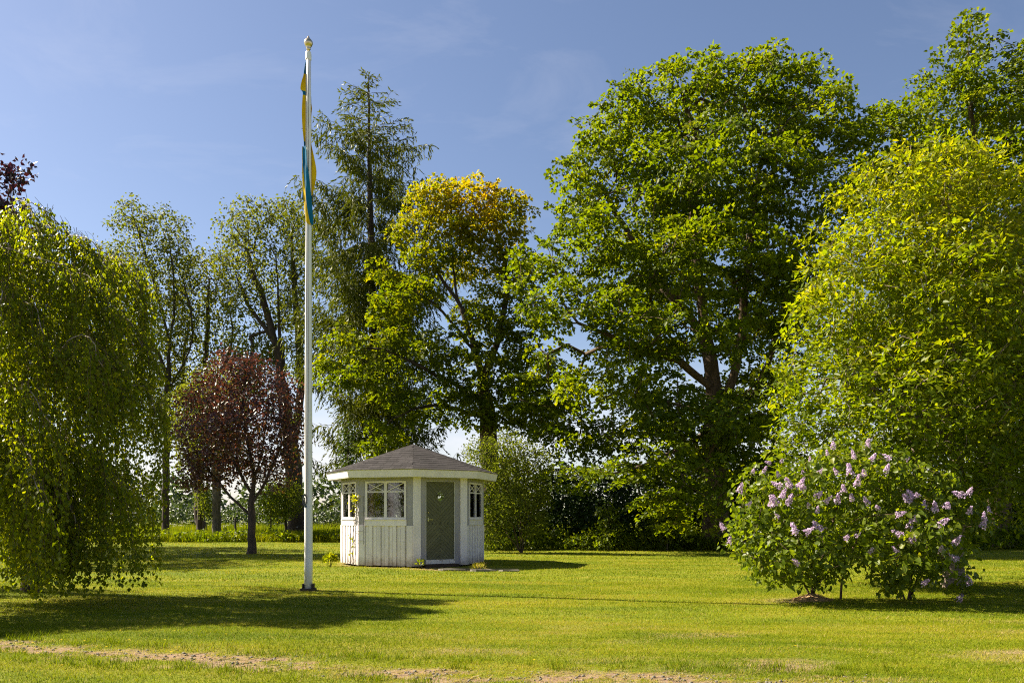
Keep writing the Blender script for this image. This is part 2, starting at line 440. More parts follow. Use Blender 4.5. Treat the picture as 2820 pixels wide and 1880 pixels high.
ys = np.concatenate([np.arange(-30, 5, 2.5), np.arange(5, 9.6, .05), np.arange(9.6, 16, .11), np.arange(16, 30, .2), np.arange(30, 60, .8), np.geomspace(60, 1500, 22)])
xs_ = np.concatenate([np.arange(0, 8, .10), np.arange(8, 24, .35), np.arange(24, 60, 2), np.geomspace(60, 1500, 16)])
xs = np.concatenate([-xs_[:0:-1], xs_])
gx, gy = np.meshgrid(xs, ys)
bm_ = bare_mask(gx.ravel(), gy.ravel())
bm_ = np.where((gy.ravel() < 5) | (gy.ravel() > 30) | (np.abs(gx.ravel()) > 20), 0, bm_)
gz = ground_z(gx.ravel(), gy.ravel()) - bm_ * .012
nx_, ny_ = len(xs), len(ys)
ii = (np.arange(ny_ - 1)[:, None] * nx_ + np.arange(nx_ - 1)[None, :]).ravel()
gf = np.stack([ii, ii + 1, ii + nx_ + 1, ii + nx_], 1)
lawn = add('lawn', np_mesh('lawn', np.stack([gx.ravel(), gy.ravel(), gz], 1), gf, M['lawn'], {'bare': bm_}, smooth=True),
           label='mown yellow green lawn with a worn earth track across its front', cat='lawn', kind='structure')

# ---- blades of grass
def blades(n, x0, x1, y0, y1, hgt, wid, seed, fan=True, lean=.5, dry=1.0, tall=False, keep=None):
    r = np.random.default_rng(seed)
    y = r.uniform(y0, y1, n)
    if fan:
        x = r.uniform(-1, 1, n) * (y * .70 + .6)
        # even density over a widening field
        k = r.uniform(0, 1, n) < (y * .70 + .6) / (y1 * .70 + .6)
        x, y = x[k], y[k]
    else:
        x = r.uniform(x0, x1, n)
    if keep is not None:
        k = keep(x, y); x, y = x[k], y[k]
    b = bare_mask(x, y) if not tall else np.zeros(len(x))
    k = r.uniform(0, 1, len(x)) > b * .86
    x, y, b = x[k], y[k], b[k]
    n = len(x)
    streak = fbm(x * .55 + 3, y * 1.9 + .2 * x, 51, 4)
    streak = .62 * streak + .38 * fbm(x * .28 + 9, y * 3.4 + .5 * x, 55, 4)
    patch = fbm(x * 1.7, y * 2.2, 61, 4)
    h = hgt * r.uniform(.45, 1.2, n) * (.7 + .6 * patch) * (1 - .5 * b)
    w = wid * r.uniform(.7, 1.3, n)
    az = r.uniform(0, 2 * np.pi, n)
    ln = h * r.uniform(.1, 1.0, n) * lean * 2
    z = ground_z(x, y) - .006
    base = np.stack([x, y, z], 1)
    d = np.stack([np.cos(az), np.sin(az), np.zeros(n)], 1)
    s = np.stack([-np.sin(az), np.cos(az), np.zeros(n)], 1)
    up = np.array([0, 0, 1.])
    V = np.empty((n, 3, 3))
    V[:, 0] = base - s * w[:, None] * .5
    V[:, 1] = base + s * w[:, None] * .5
    V[:, 2] = base + d * ln[:, None] + up * h[:, None]
    t = .10 + .75 * (streak - .5) * 2.3 + .30 + r.normal(0, .13, n)
    dryp = r.uniform(0, 1, n) < (.05 + np.clip(streak - .5, 0, 1) * .9 + b * .9) * dry
    t = np.where(dryp, r.uniform(.66, 1.0, n), np.clip(t, 0, .70))
    return V.reshape(-1, 3), np.repeat(t, 3)

def in_house(x, y):
    return np.hypot(x - GZ.x, y - GZ.y) > 2.0
parts_ = [blades(420000, 0, 0, 5.6, 10.5, .031, .0060, 1, lean=.8), blades(330000, 0, 0, 10.5, 17, .034, .009, 2, lean=.7),
          blades(230000, 0, 0, 17, 27, .038, .015, 3, lean=.5, keep=in_house), blades(115000, 0, 0, 27, 43, .05, .026, 4, lean=.4)]
gv = np.concatenate([p[0] for p in parts_]); gt = np.concatenate([p[1] for p in parts_])
add('grass', np_mesh('grass', gv, np.arange(len(gv)).reshape(-1, 3), M['blade'], {'tint': gt}),
    label='short mown blades of grass all over the lawn', cat='grass', kind='stuff')
# longer tufts the mower left along the worn track
r_ = np.random.default_rng(5)
tx = r_.uniform(-6.2, 3.5, 420); ty = track_line(tx) + r_.choice([-1, 1], 420) * r_.uniform(.3, .75, 420)
tx2 = np.repeat(tx, 16) + r_.normal(0, .04, 420 * 16); ty2 = np.repeat(ty, 16) + r_.normal(0, .03, 420 * 16)
n_ = len(tx2); az = r_.uniform(0, 2 * np.pi, n_); hh = r_.uniform(.04, .11, n_)
V = np.empty((n_, 3, 3)); bs = np.stack([tx2, ty2, ground_z(tx2, ty2) - .01], 1); s_ = np.stack([-np.sin(az), np.cos(az), 0 * az], 1) * .0035
V[:, 0] = bs - s_; V[:, 1] = bs + s_
V[:, 2] = bs + np.stack([np.cos(az) * hh * .7, np.sin(az) * hh * .7, hh], 1)
add('grass_tufts', np_mesh('grass_tufts', V.reshape(-1, 3), np.arange(3 * n_).reshape(-1, 3), M['blade'], {'tint': np.repeat(np.clip(r_.normal(.25, .15, n_), 0, .6), 3)}),
    label='longer green grass tufts fringing the worn earth track', cat='grass', kind='stuff')
# dry stalks and crumbs of turf strewn along the track
n_ = 2600
tx = r_.uniform(-6.0, 3.4, n_); ty = track_line(tx) + r_.normal(0, .26, n_)
kk_ = bare_mask(tx, ty) > .25; tx, ty = tx[kk_], ty[kk_]; n_ = len(tx)
az = r_.normal(.2, .7, n_) + r_.choice([0, np.pi], n_); ln_ = r_.uniform(.03, .12, n_); w_ = r_.uniform(.002, .005, n_)
d_ = np.stack([np.cos(az), np.sin(az) * .8, r_.uniform(-.05, .25, n_)], 1); s_ = np.stack([-np.sin(az), np.cos(az), 0 * az], 1)
b_ = np.stack([tx, ty, ground_z(tx, ty) - .006], 1)
V = np.empty((n_, 4, 3)); V[:, 0] = b_ - s_ * w_[:, None]; V[:, 1] = b_ + s_ * w_[:, None]
V[:, 2] = b_ + d_ * ln_[:, None] + s_ * w_[:, None] * .5; V[:, 3] = b_ + d_ * ln_[:, None] - s_ * w_[:, None] * .5
V[:, :, 2] += .004
add('straw_litter', np_mesh('straw_litter', V.reshape(-1, 3), np.arange(4 * n_).reshape(-1, 4), M['blade'], {'tint': np.repeat(r_.uniform(.62, 1.0, n_), 4)}),
    label='dry stalks and straw strewn over the worn earth track', cat='straw', kind='stuff')
n_ = 500
tx = r_.uniform(-5.8, 3.2, n_); ty = track_line(tx) + r_.normal(0, .2, n_); sz_ = r_.uniform(.006, .022, n_)
o8 = np.array([(-1, -1, -.6), (1, -.8, -.6), (.9, 1, -.6), (-.8, .9, -.6), (-.6, -.5, .6), (.5, -.6, .7), (.6, .5, .5), (-.5, .6, .6)])
V = np.stack([tx, ty, ground_z(tx, ty) - .006], 1)[:, None] + o8[None] * sz_[:, None, None] * r_.uniform(.6, 1.2, (n_, 8, 3))
q8 = np.array([(0, 3, 2, 1), (4, 5, 6, 7), (0, 1, 5, 4), (1, 2, 6, 5), (2, 3, 7, 6), (3, 0, 4, 7)])
add('pebbles', np_mesh('pebbles', V.reshape(-1, 3), (np.arange(n_)[:, None, None] * 8 + q8[None]).reshape(-1, 4), M['stone']), label='small pebbles and clods on the worn earth track', cat='gravel', kind='stuff')
# unmown meadow behind the lawn
def meadow(x, y):
    edge = 42.2 + .9 * (fbm(x * .4, y * 0, 77, 3) - .5)
    return y > edge
p1 = blades(90000, -34, 2, 41.6, 52, .52, .035, 11, fan=False, lean=.28, dry=.12, tall=True, keep=meadow)
p2 = blades(60000, -55, 10, 52, 90, .75, .07, 12, fan=False, lean=.25, dry=.4, tall=True)
mv = np.concatenate([p1[0], p2[0]]); mt = np.concatenate([p1[1], p2[1]])
add('meadow_grass', np_mesh('meadow_grass', mv, np.arange(len(mv)).reshape(-1, 3), M['blade'], {'tint': np.clip(mt * .8 + .04, 0, 1)}),
    label='tall unmown meadow grass behind the far edge of the lawn', cat='meadow', kind='stuff')

# ------------------------------------------------------------------ foliage
def norm(a):
    return a / np.maximum(np.linalg.norm(a, axis=-1, keepdims=True), 1e-9)

def leaf_geo(pos, axis, nrm, L, W, fold=.22, shape='rhomb'):
    n = len(pos)
    axis = norm(axis); side = norm(np.cross(axis, nrm)); nn = np.cross(side, axis)
    L = np.broadcast_to(np.asarray(L, float), (n,))[:, None]; W = np.broadcast_to(np.asarray(W, float), (n,))[:, None]
    if shape == 'rhomb':
        V = np.empty((n, 4, 3))
        V[:, 0] = pos
        V[:, 1] = pos + axis * L * .42 + side * W * .5 + nn * W * fold
        V[:, 2] = pos + axis * L
        V[:, 3] = pos + axis * L * .42 - side * W * .5 + nn * W * fold
        f = np.array([[0, 1, 2], [0, 2, 3]])
        k = 4
    else:   # heart: six corners, drooping tip
        V = np.empty((n, 6, 3))
        V[:, 0] = pos
        V[:, 1] = pos + axis * L * .12 + side * W * .46 + nn * W * fold
        V[:, 2] = pos + axis * L * .52 + side * W * .40 + nn * W * fold * .6
        V[:, 3] = pos + axis * L - nn * L * .15
        V[:, 4] = pos + axis * L * .52 - side * W * .40 + nn * W * fold * .6
        V[:, 5] = pos + axis * L * .12 - side * W * .46 + nn * W * fold
        f = np.array([[0, 1, 2], [0, 2, 3], [0, 3, 4], [0, 4, 5]])
        k = 6
    F = (np.arange(n)[:, None, None] * k + f[None]).reshape(-1, 3)
    return V.reshape(-1, 3), F, k

def crown_points(lobes, voxel, r, shell=.38, keep_in=.45, stray=.12, tight=1.0):
    """cluster centres spread through a union of ellipsoids, denser towards the surface, thinned on a voxel grid"""
    L = np.array(lobes); c, rad = L[:, :3], L[:, 3:]
    area = (rad.prod(1)) ** (2 / 3)
    n = int(area.sum() * 26 / voxel ** 2 * tight) + 50
    pick = r.choice(len(L), n, p=area / area.sum())
    d = norm(r.normal(size=(n, 3)))
    q = r.uniform(0, 1, n) ** shell
    q = np.where(r.uniform(0, 1, n) < stray, r.uniform(1.0, 1.16, n), q)
    p = c[pick] + d * q[:, None] * rad[pick]
    # hollow out what lies deep inside any lobe
    rho = np.full(n, 9.)
    for i in range(len(L)):
        rho = np.minimum(rho, np.sqrt((((p - c[i]) / rad[i]) ** 2).sum(1)))
    k = (rho > .62) | (r.uniform(0, 1, n) < keep_in)
    p, pick = p[k], pick[k]
    p = p[p[:, 2] > .12]; 
    key = np.floor(p / voxel + r.uniform(0, 1, 3)).astype(np.int64)
    _, first = np.unique(key, axis=0, return_index=True)
    p = p[np.sort(first)]
    # outward direction from the nearest lobe's middle
    best = np.full(len(p), 9.); out = np.zeros_like(p)
    for i in range(len(L)):
        q = (p - c[i]) / rad[i]; rr = np.sqrt((q ** 2).sum(1)); m = rr < best
        best[m] = rr[m]; out[m] = (q / np.maximum(rr, 1e-6)[:, None])[m]
    return p, norm(out)

class Skel:
    def __init__(self, cap=60000):
        self.P = np.zeros((cap, 3)); self.D = np.zeros((cap, 3)); self.par = np.full(cap, -1); self.main = np.zeros(cap, bool)
        self.path = np.zeros(cap); self.n = 0; self.tip = []
    def put(self, p, par, main):
        i = self.n
        self.P[i] = p; self.par[i] = par; self.main[i] = main
        if par >= 0:
            v = self.P[i] - self.P[par]; l = np.linalg.norm(v)
            self.D[i] = v / max(l, 1e-9); self.path[i] = self.path[par] + l
        else:
            self.D[i] = (0, 0, 1)
        self.n += 1
        return i
    def add_path(self, pts, seg, r, wob=.05):
        pts = np.array(pts, float)
        if self.n:
            j = int(np.argmin(((self.P[:self.n] - pts[0]) ** 2).sum(1)))
            prev, main = j, False
            pts[0] = self.P[j]
        else:
            prev = self.put(pts[0], -1, True); main = True
        m = len(pts)
        tan = np.gradient(pts, axis=0)
        for a in range(m - 1):
            l = np.linalg.norm(pts[a + 1] - pts[a]); k = max(1, int(round(l / seg)))
            for q in range(1, k + 1):
                t = q / k
                h00 = 2 * t ** 3 - 3 * t ** 2 + 1; h10 = t ** 3 - 2 * t ** 2 + t; h01 = 1 - h00; h11 = t ** 3 - t ** 2
                p = h00 * pts[a] + h10 * tan[a] + h01 * pts[a + 1] + h11 * tan[a + 1]
                p = p + r.normal(0, wob * l / k, 3)
                prev = self.put(p, prev, main); main = True
        return prev
    def grow(self, targets, seg, r, pen=1.1, bend=.35, wob=.07, up=0.0):
        n0 = self.n
        d0 = np.full(len(targets), 1e9)
        for i in range(0, n0):
            d0 = np.minimum(d0, ((targets - self.P[i]) ** 2).sum(1))
        for t in targets[np.argsort(d0)]:
            v = t - self.P[:self.n]; d = np.sqrt((v ** 2).sum(1)) + 1e-6
            cos = (v * self.D[:self.n]).sum(1) / d
            cost = d * (1 + pen * .5 * (1 - cos)) + .5 * np.maximum(0, -v[:, 2] - .6 * d) * up
            i = int(np.argmin(cost)); L = d[i]
            k = max(1, int(L / seg)); prev = i
            ctrl = self.P[i] + self.D[i] * L * bend
            a = self.P[i].copy()
            for q in range(1, k + 1):
                u = q / k
                p = (1 - u) ** 2 * a + 2 * u * (1 - u) * ctrl + u * u * t
                if q < k:
                    p = p + r.normal(0, wob * L / k, 3)
                prev = self.put(p, prev, q > 1)
            self.tip.append(prev)
    def radii(self, r_tip, r_base, taper_top=None):
        w = np.zeros(self.n); 
        ch = np.zeros(self.n, int)
        np.add.at(ch, self.par[1:self.n], 1)
        w[ch == 0] = 1
        for i in range(self.n - 1, 0, -1):
            w[self.par[i]] += w[i]
        e = math.log(r_base / r_tip) / math.log(max(w[0], 2))
        return r_tip * w ** e
    def tubes(self, rad, rmin=0.0, flare=0.0, start=1, upto=None):
        n = self.n; idx = np.arange(start, upto or n)
        idx = idx[rad[idx] >= rmin]
        # direction used for a node's ring: mean of its own edge and that of its main child
        D = self.D[:n].copy(); cnt = np.ones(n)
        mi = idx[self.main[idx]]
        np.add.at(D, self.par[mi], self.D[mi])
        D = norm(D)
        ref = np.where(np.abs(D[:, 2:3]) > .9, np.array([[1., 0, 0]]), np.array([[0, 0, 1.]]))
        ref = np.tile(np.array([[.31, .87, .38]]), (n, 1))
        U = norm(np.cross(D, ref)); Wv = np.cross(D, U)
        if flare:
            z0 = self.P[0, 2]; hgt = np.maximum(self.P[:n, 2] - z0, 0)
            rad = rad * (1 + flare * np.exp(-hgt / .35))
        Vs, Fs = [], []; base = 0
        for lo, hi, s in ((0, .03, 3), (.03, .10, 5), (.10, 9, 10)):
            e = idx[(rad[idx] >= lo) & (rad[idx] < hi)]
            if not len(e):
                continue
            p = self.par[e]
            ang = 2 * np.pi * np.arange(s) / s
            c, sn = np.cos(ang)[None, :, None], np.sin(ang)[None, :, None]
            ru = np.where(self.main[e], np.minimum(rad[p], rad[e] * 1.35), rad[e] * 1.12)
            Ue = np.where(self.main[e][:, None], U[p], U[e]); We = np.where(self.main[e][:, None], Wv[p], Wv[e])
            A = self.P[p][:, None] + (Ue[:, None] * c + We[:, None] * sn) * ru[:, None, None]
            B = self.P[e][:, None] + (U[e][:, None] * c + Wv[e][:, None] * sn) * rad[e][:, None, None]
            V = np.concatenate([A, B], 1)
            k = np.arange(s); k2 = (k + 1) % s
            f = np.stack([k, k2, s + k2, s + k], 1)
            F = (np.arange(len(e))[:, None, None] * 2 * s + f[None] + base).reshape(-1, 4)
            Vs.append(V.reshape(-1, 3)); Fs.append(F); base += len(e) * 2 * s
        return np.concatenate(Vs), np.concatenate(Fs)

def spray(centers, outw, r, per, disc, thick, L, W, flat=.75, droop=.3, nz=.4, jit=.4):
    """leaves laid round each twig end in a loose, roughly level disc"""
    n = len(centers) * per
    c = np.repeat(centers, per, 0); o = np.repeat(outw, per, 0)
    size = np.repeat(r.uniform(.65, 1.25, len(centers)), per)
    dn = norm(np.repeat(r.normal(0, .35, (len(centers), 3)), per, 0) + np.array([0, 0, 1.]) * flat + o * (1 - flat) * .9)
    a = norm(np.cross(dn, r.normal(size=(n, 3))))
    q = np.sqrt(r.uniform(0, 1, n)) * disc * size
    pos = c + a * q[:, None] + dn * (r.normal(0, thick, n) - .22 * q * q / disc)[:, None]
    ax = norm(a + r.normal(0, .55, (n, 3)) + np.array([0, 0, -droop]))
    nr = norm(dn + r.normal(0, nz, (n, 3)))
    return pos, ax, nr, L * r.uniform(1 - jit, 1 + jit, n), W * r.uniform(1 - jit, 1 + jit, n)

def tree(name, label, cat, data, voxel, per, disc, leaf, mats, r_base, seed, group=None, thick=.08, flat=.75, droop=.3, seg=.55, r_tip=.008,
         rmin=.0, shell=.38, keep_in=.45, tint=None, nz=.4, pen=1.1, stray=.12, parts=0, leaf_shape='rhomb', fold=.22, flare=.4, crown_name='crown', tight=1.0, bend=.35, wpath=.05):
    lobes, paths = data
    r = np.random.default_rng(seed)
    base = np.array(paths[0][0], float); base[2] = -.05
    paths = [list(p) for p in paths]
    paths[0][0] = tuple(base)
    root = empty(name, tuple(base), label, cat, group)
    S = Skel()
    for p in paths:
        q = [list(v) for v in p]
        if q[0][2] < .3:
            q[0][2] = -.05
        if S.n and q[0][2] < .3 and np.hypot(q[0][0] - base[0], q[0][1] - base[1]) > .2:
            S.put(np.array(q[0], float), 0, False)     # another stem from the same stool
            S.P[S.n - 1] = q[0]
        S.add_path(q, seg, r, wpath)
    pts, outw = crown_points(lobes, voxel, r, shell, keep_in, stray, tight)
    S.grow(pts, seg, r, pen=pen, bend=bend)
    rad = S.radii(r_tip, r_base)
    V, F = S.tubes(rad, rmin, flare)
    add('trunk', np_mesh('trunk', V - base, F, mats[0], smooth=True), root)
    pos, ax, nr, L, W = spray(pts, outw, r, per, disc, thick, leaf[0], leaf[1], flat, droop, nz)
    ct = np.repeat(r.normal(0, .10, len(pts)), per)
    t = .45 + ct + r.normal(0, .16, len(pos))
    if tint is not None:
        t = tint(pos, t, r)
    t = np.clip(t, 0, 1)
    if parts:
        # the leaves nearest the viewer's side stand as objects of their own
        near = np.argsort(pos[:, 1] - .12 * pos[:, 2] + r.uniform(0, 1.2, len(pos)))[:parts]
        vm = []
        for q in np.linspace(.2, .8, 5):
            v_, f_, k_ = leaf_geo(np.zeros((1, 3)), np.array([[1., 0, 0]]), np.array([[0, 0, 1.]]), 1.0, leaf[1] / leaf[0], fold, leaf_shape)
            vm.append(np_mesh('leaf', v_, f_, mats[1], {'tint': np.full(k_, q)}))
        axn = norm(ax[near]); sd = norm(np.cross(axn, nr[near])); nn = np.cross(sd, axn)
        for j, i in enumerate(near):
            o = bpy.data.objects.new('leaf', vm[int(np.clip(t[i] * 5, 0, 4))])
            COL.objects.link(o); o.parent = root
            l = L[i]
            mtx = Matrix(((axn[j][0], -sd[j][0], nn[j][0], 0), (axn[j][1], -sd[j][1], nn[j][1], 0), (axn[j][2], -sd[j][2], nn[j][2], 0), (0, 0, 0, 1)))
            o.matrix_basis = Matrix.Translation(Vector(pos[i] - base)) @ mtx @ Matrix.Scale(l, 4)
        k = np.ones(len(pos), bool); k[near] = False
        pos, ax, nr, L, W, t = pos[k], ax[k], nr[k], L[k], W[k], t[k]
    V, F, k = leaf_geo(pos, ax, nr, L, W, fold, leaf_shape)
    co = add(crown_name, np_mesh(crown_name, V - base, F, mats[1], {'tint': np.repeat(t, k)}), root)
    if parts:
        co['kind'] = 'stuff'
    STATS[name + str(seed)] = (len(pts), len(pos), S.n)
    return root
STATS = {}

MAPLE = (
  [(7.85, 34, 18.87, 2.59, 2.31, 2.04), (11.12, 35, 19.67, 2.48, 2.24, 2.0), (12.64, 33, 17.46, 1.71, 1.84, 1.98), (5.16, 34, 17.57, 2.13, 2.08, 2.04), (3.39, 33, 15.3, 1.71, 1.75, 1.8), (8.0, 31, 14.63, 3.21, 2.53, 1.86), (11.74, 32, 13.83, 2.09, 2.09, 2.09), (3.78, 31, 12.18, 2.19, 1.73, 1.27), (7.25, 30, 11.1, 3.1, 2.29, 1.47), (11.22, 32, 10.53, 1.92, 1.92, 1.92), (1.64, 32, 11.4, 1.48, 1.31, 1.13), (2.68, 30, 9.3, 2.45, 1.67, 0.9), (6.27, 30, 8.32, 3.1, 2.12, 1.14), (10.49, 33, 7.94, 1.98, 1.98, 1.98), (3.98, 30, 6.36, 2.45, 1.67, 0.9), (7.09, 30, 5.06, 2.94, 2.0, 1.06), (5.43, 29, 3.36, 2.21, 1.46, 0.71), (3.11, 29.5, 2.99, 1.93, 1.27, 0.61), (6.22, 29, 2.25, 1.74, 1.15, 0.57), (10.67, 33, 4.52, 1.62, 1.62, 1.62), (2.02, 34, 7.95, 1.3, 1.2, 1.11), (9.34, 37, 15.58, 3.02, 2.82, 2.62), (6.12, 37, 12.35, 2.82, 2.52, 2.21), (11.36, 37, 11.15, 2.42, 2.32, 2.21), (2.29, 34, 14.06, 0.56, 0.74, 0.93), (8.59, 34, 20.53, 0.46, 0.74, 1.02), (10.93, 35, 21.19, 0.76, 0.76, 0.76), (7.73, 37, 6.51, 3.02, 2.11, 1.21), (10.75, 37, 6.72, 2.21, 2.01, 1.81), (5.17, 36, 5.0, 2.35, 1.62, 0.88), (8.82, 36.5, 3.66, 3.38, 2.28, 1.19), (1.79, 35, 6.05, 1.71, 1.43, 1.14), (3.03, 34, 4.62, 2.04, 1.48, 0.93), (1.03, 35, 7.38, 1.14, 1.14, 1.14), (10.74, 35, 2.62, 1.71, 1.43, 1.14), (6.12, 37, 9.53, 2.42, 1.91, 1.41), (8.49, 34, 21.31, 0.19, 0.33, 0.48), (7.2, 34, 20.68, 0.37, 0.35, 0.33), (12.14, 33, 19.65, 0.54, 0.47, 0.4), (4.37, 34, 19.35, 0.37, 0.41, 0.44), (3.13, 34, 17.83, 0.37, 0.35, 0.33), (5.22, 34, 19.94, 0.37, 0.37, 0.37), (13.09, 33, 19.25, 0.4, 0.41, 0.43), (11.22, 35, 21.51, 0.3, 0.3, 0.3), (0.42, 32, 10.87, 0.7, 0.7, 0.7), (14.17, 33, 16.74, 0.54, 0.81, 1.08), (7.7, 30.5, 4.29, 1.33, 1.16, 1.0), (8.84, 31, 2.99, 1.18, 1.05, 0.93), (6.76, 30, 1.47, 1.47, 1.06, 0.65)],
  [[(8.68, 34, -0.0), (8.59, 34, 3.88), (8.59, 34, 6.65), (8.03, 34, 10.36), (7.75, 34, 14.43), (7.85, 34, 17.76)], [(8.59, 34, 5.17), (9.37, 33.5, 7.49), (9.68, 33, 10.99), (10.13, 33, 15.48)], [(8.59, 34, 6.65), (6.9, 33, 7.76), (4.6, 32, 8.26), (2.6, 31, 8.89)], [(8.59, 34, 4.8), (10.74, 35, 6.81), (11.89, 35, 10.62), (12.47, 34, 14.06)], [(8.59, 34, 5.54), (6.69, 32, 5.82), (4.38, 30.5, 6.11)], [(8.22, 34, 8.88), (6.0, 34, 11.84), (4.51, 34, 14.06), (3.77, 34, 15.54)], [(8.59, 34, 4.8), (7.27, 31.5, 4.38), (5.2, 29.5, 3.39), (3.54, 29, 2.88)]])
TALL = (
  [(20.55, 36, 22.44, 0.51, 0.99, 1.47), (19.67, 36, 20.58, 1.57, 1.52, 1.47), (21.92, 36, 20.78, 1.67, 1.76, 1.86), (23.2, 36, 21.85, 0.98, 0.98, 0.98), (17.31, 35, 18.52, 1.52, 1.33, 1.14), (20.85, 36, 18.33, 2.55, 2.35, 2.16), (16.46, 35, 17.86, 1.14, 1.24, 1.33), (15.41, 35, 18.24, 0.67, 0.71, 0.76), (17.65, 34, 15.54, 2.78, 2.22, 1.67), (21.79, 35, 15.76, 1.9, 2.1, 2.29), (24.37, 36, 18.72, 2.35, 3.13, 3.92), (21.41, 35, 12.52, 2.86, 2.57, 2.29), (24.57, 36, 12.84, 2.94, 3.43, 3.92), (21.63, 37, 8.13, 3.83, 3.62, 3.42), (24.96, 36, 5.98, 2.94, 3.43, 3.92), (16.27, 35, 15.57, 1.14, 1.24, 1.33)],
  [[(22.02, 36, 0.0), (21.83, 36, 6.96), (21.43, 36, 12.84), (20.85, 36, 17.74), (20.55, 36, 22.25)], [(21.83, 36, 8.92), (23.59, 36, 14.8), (23.98, 36, 18.72)], [(21.63, 36, 11.86), (19.12, 35, 15.38), (17.22, 35, 17.67)]])
LIGHT = (
  [(8.35, 15.6, 7.89, 1.02, 0.89, 0.76), (7.36, 15.3, 7.01, 1.0, 1.0, 1.0), (9.15, 15.8, 7.2, 0.95, 1.03, 1.12), (6.73, 15.2, 5.57, 1.24, 1.24, 1.24), (8.06, 14.6, 5.25, 1.51, 1.43, 1.35), (9.8, 15.6, 5.68, 0.93, 1.27, 1.61), (6.24, 15.4, 3.95, 1.17, 1.22, 1.26), (7.22, 14.2, 3.44, 1.47, 1.35, 1.24), (9.61, 15.3, 3.51, 1.42, 1.5, 1.58), (5.81, 15.6, 2.71, 0.72, 0.7, 0.68), (9.5, 15.0, 1.92, 1.06, 0.86, 0.65), (6.96, 14.8, 2.16, 1.21, 0.93, 0.64), (8.26, 14.4, 2.22, 0.94, 0.74, 0.55), (9.59, 17.2, 4.99, 2.43, 2.39, 2.34), (8.95, 15.6, 8.4, 0.34, 0.36, 0.38), (8.01, 15.6, 8.35, 0.38, 0.38, 0.38), (7.0, 15.6, 8.14, 0.19, 0.26, 0.34), (6.44, 15.6, 7.59, 0.21, 0.28, 0.34), (9.54, 15.6, 7.8, 0.25, 0.3, 0.34), (7.63, 15.6, 8.4, 0.17, 0.23, 0.3), (5.83, 15.9, 2.04, 0.56, 0.54, 0.52), (7.04, 16.5, 1.44, 0.99, 0.81, 0.63), (8.44, 16.6, 1.17, 1.08, 0.81, 0.54), (8.78, 15.6, 8.65, 0.12, 0.19, 0.25), (8.27, 15.6, 8.61, 0.1, 0.16, 0.22), (6.02, 15.6, 7.04, 0.17, 0.21, 0.25), (11.16, 16.1, 4.76, 1.05, 1.66, 2.28), (6.87, 15.5, 7.76, 0.34, 0.42, 0.51)],
  [[(8.63, 15.6, -0.0), (8.61, 15.6, 0.84), (8.74, 15.6, 1.69), (8.52, 15.6, 3.81), (8.61, 15.6, 5.93), (8.52, 15.6, 7.8)], [(8.63, 15.6, 0.25), (8.48, 16.0, 0.91), (8.27, 16.1, 2.14), (7.65, 15.9, 4.29), (7.34, 15.6, 6.36)], [(8.69, 15.6, 1.43), (9.29, 15.6, 2.54), (9.8, 15.6, 4.24), (9.88, 15.6, 5.93)], [(8.61, 15.6, 2.96), (7.36, 14.8, 3.28), (6.4, 15.0, 4.04)]])
LILAC = (
  [(5.64, 13.3, 1.97, 0.94, 0.86, 0.62), (4.52, 13.3, 1.65, 0.83, 0.82, 0.65), (6.76, 13.3, 1.72, 0.8, 0.74, 0.54), (4.09, 13.2, 1.11, 0.5, 0.53, 0.47), (7.25, 13.4, 1.25, 0.62, 0.66, 0.58), (4.52, 12.7, 0.84, 0.9, 0.74, 0.45), (5.92, 12.6, 1.02, 1.03, 0.85, 0.51), (4.2, 13.0, 0.58, 0.35, 0.33, 0.25), (6.84, 12.9, 0.66, 0.49, 0.42, 0.28), (4.9, 12.8, 0.45, 0.35, 0.29, 0.17), (6.16, 12.8, 0.38, 0.49, 0.38, 0.2), (5.53, 13.3, 2.44, 0.43, 0.36, 0.22), (6.35, 13.5, 2.31, 0.37, 0.34, 0.26), (7.42, 13.0, 0.37, 0.18, 0.17, 0.13), (7.61, 13.4, 1.43, 0.26, 0.32, 0.33)],
  [[(5.01, 13.3, 0.04), (4.95, 13.3, 0.42), (4.52, 13.3, 1.07), (4.3, 13.3, 1.5)], [(5.04, 13.3, 0.02), (5.13, 13.3, 0.56), (5.39, 13.3, 1.43), (5.6, 13.3, 2.08)], [(5.47, 13.3, 0.04), (5.53, 13.3, 0.49), (5.89, 13.3, 1.28), (6.11, 13.3, 2.01)], [(6.56, 13.3, -0.02), (6.4, 13.3, 0.56), (5.96, 13.3, 1.14), (5.46, 13.3, 1.79)], [(6.59, 13.3, -0.03), (6.69, 13.3, 0.63), (6.83, 13.3, 1.28), (6.91, 13.3, 1.79)], [(6.62, 13.3, -0.03), (6.83, 13.3, 0.56), (7.19, 13.3, 1.07), (7.34, 13.3, 1.43)], [(6.53, 13.3, -0.03), (6.25, 13.3, 0.34), (5.82, 13.3, 0.63), (5.24, 13.3, 0.78)], [(4.98, 13.3, 0.02), (4.73, 13.3, 0.49), (4.3, 13.3, 0.85), (3.94, 13.3, 1.07)]])
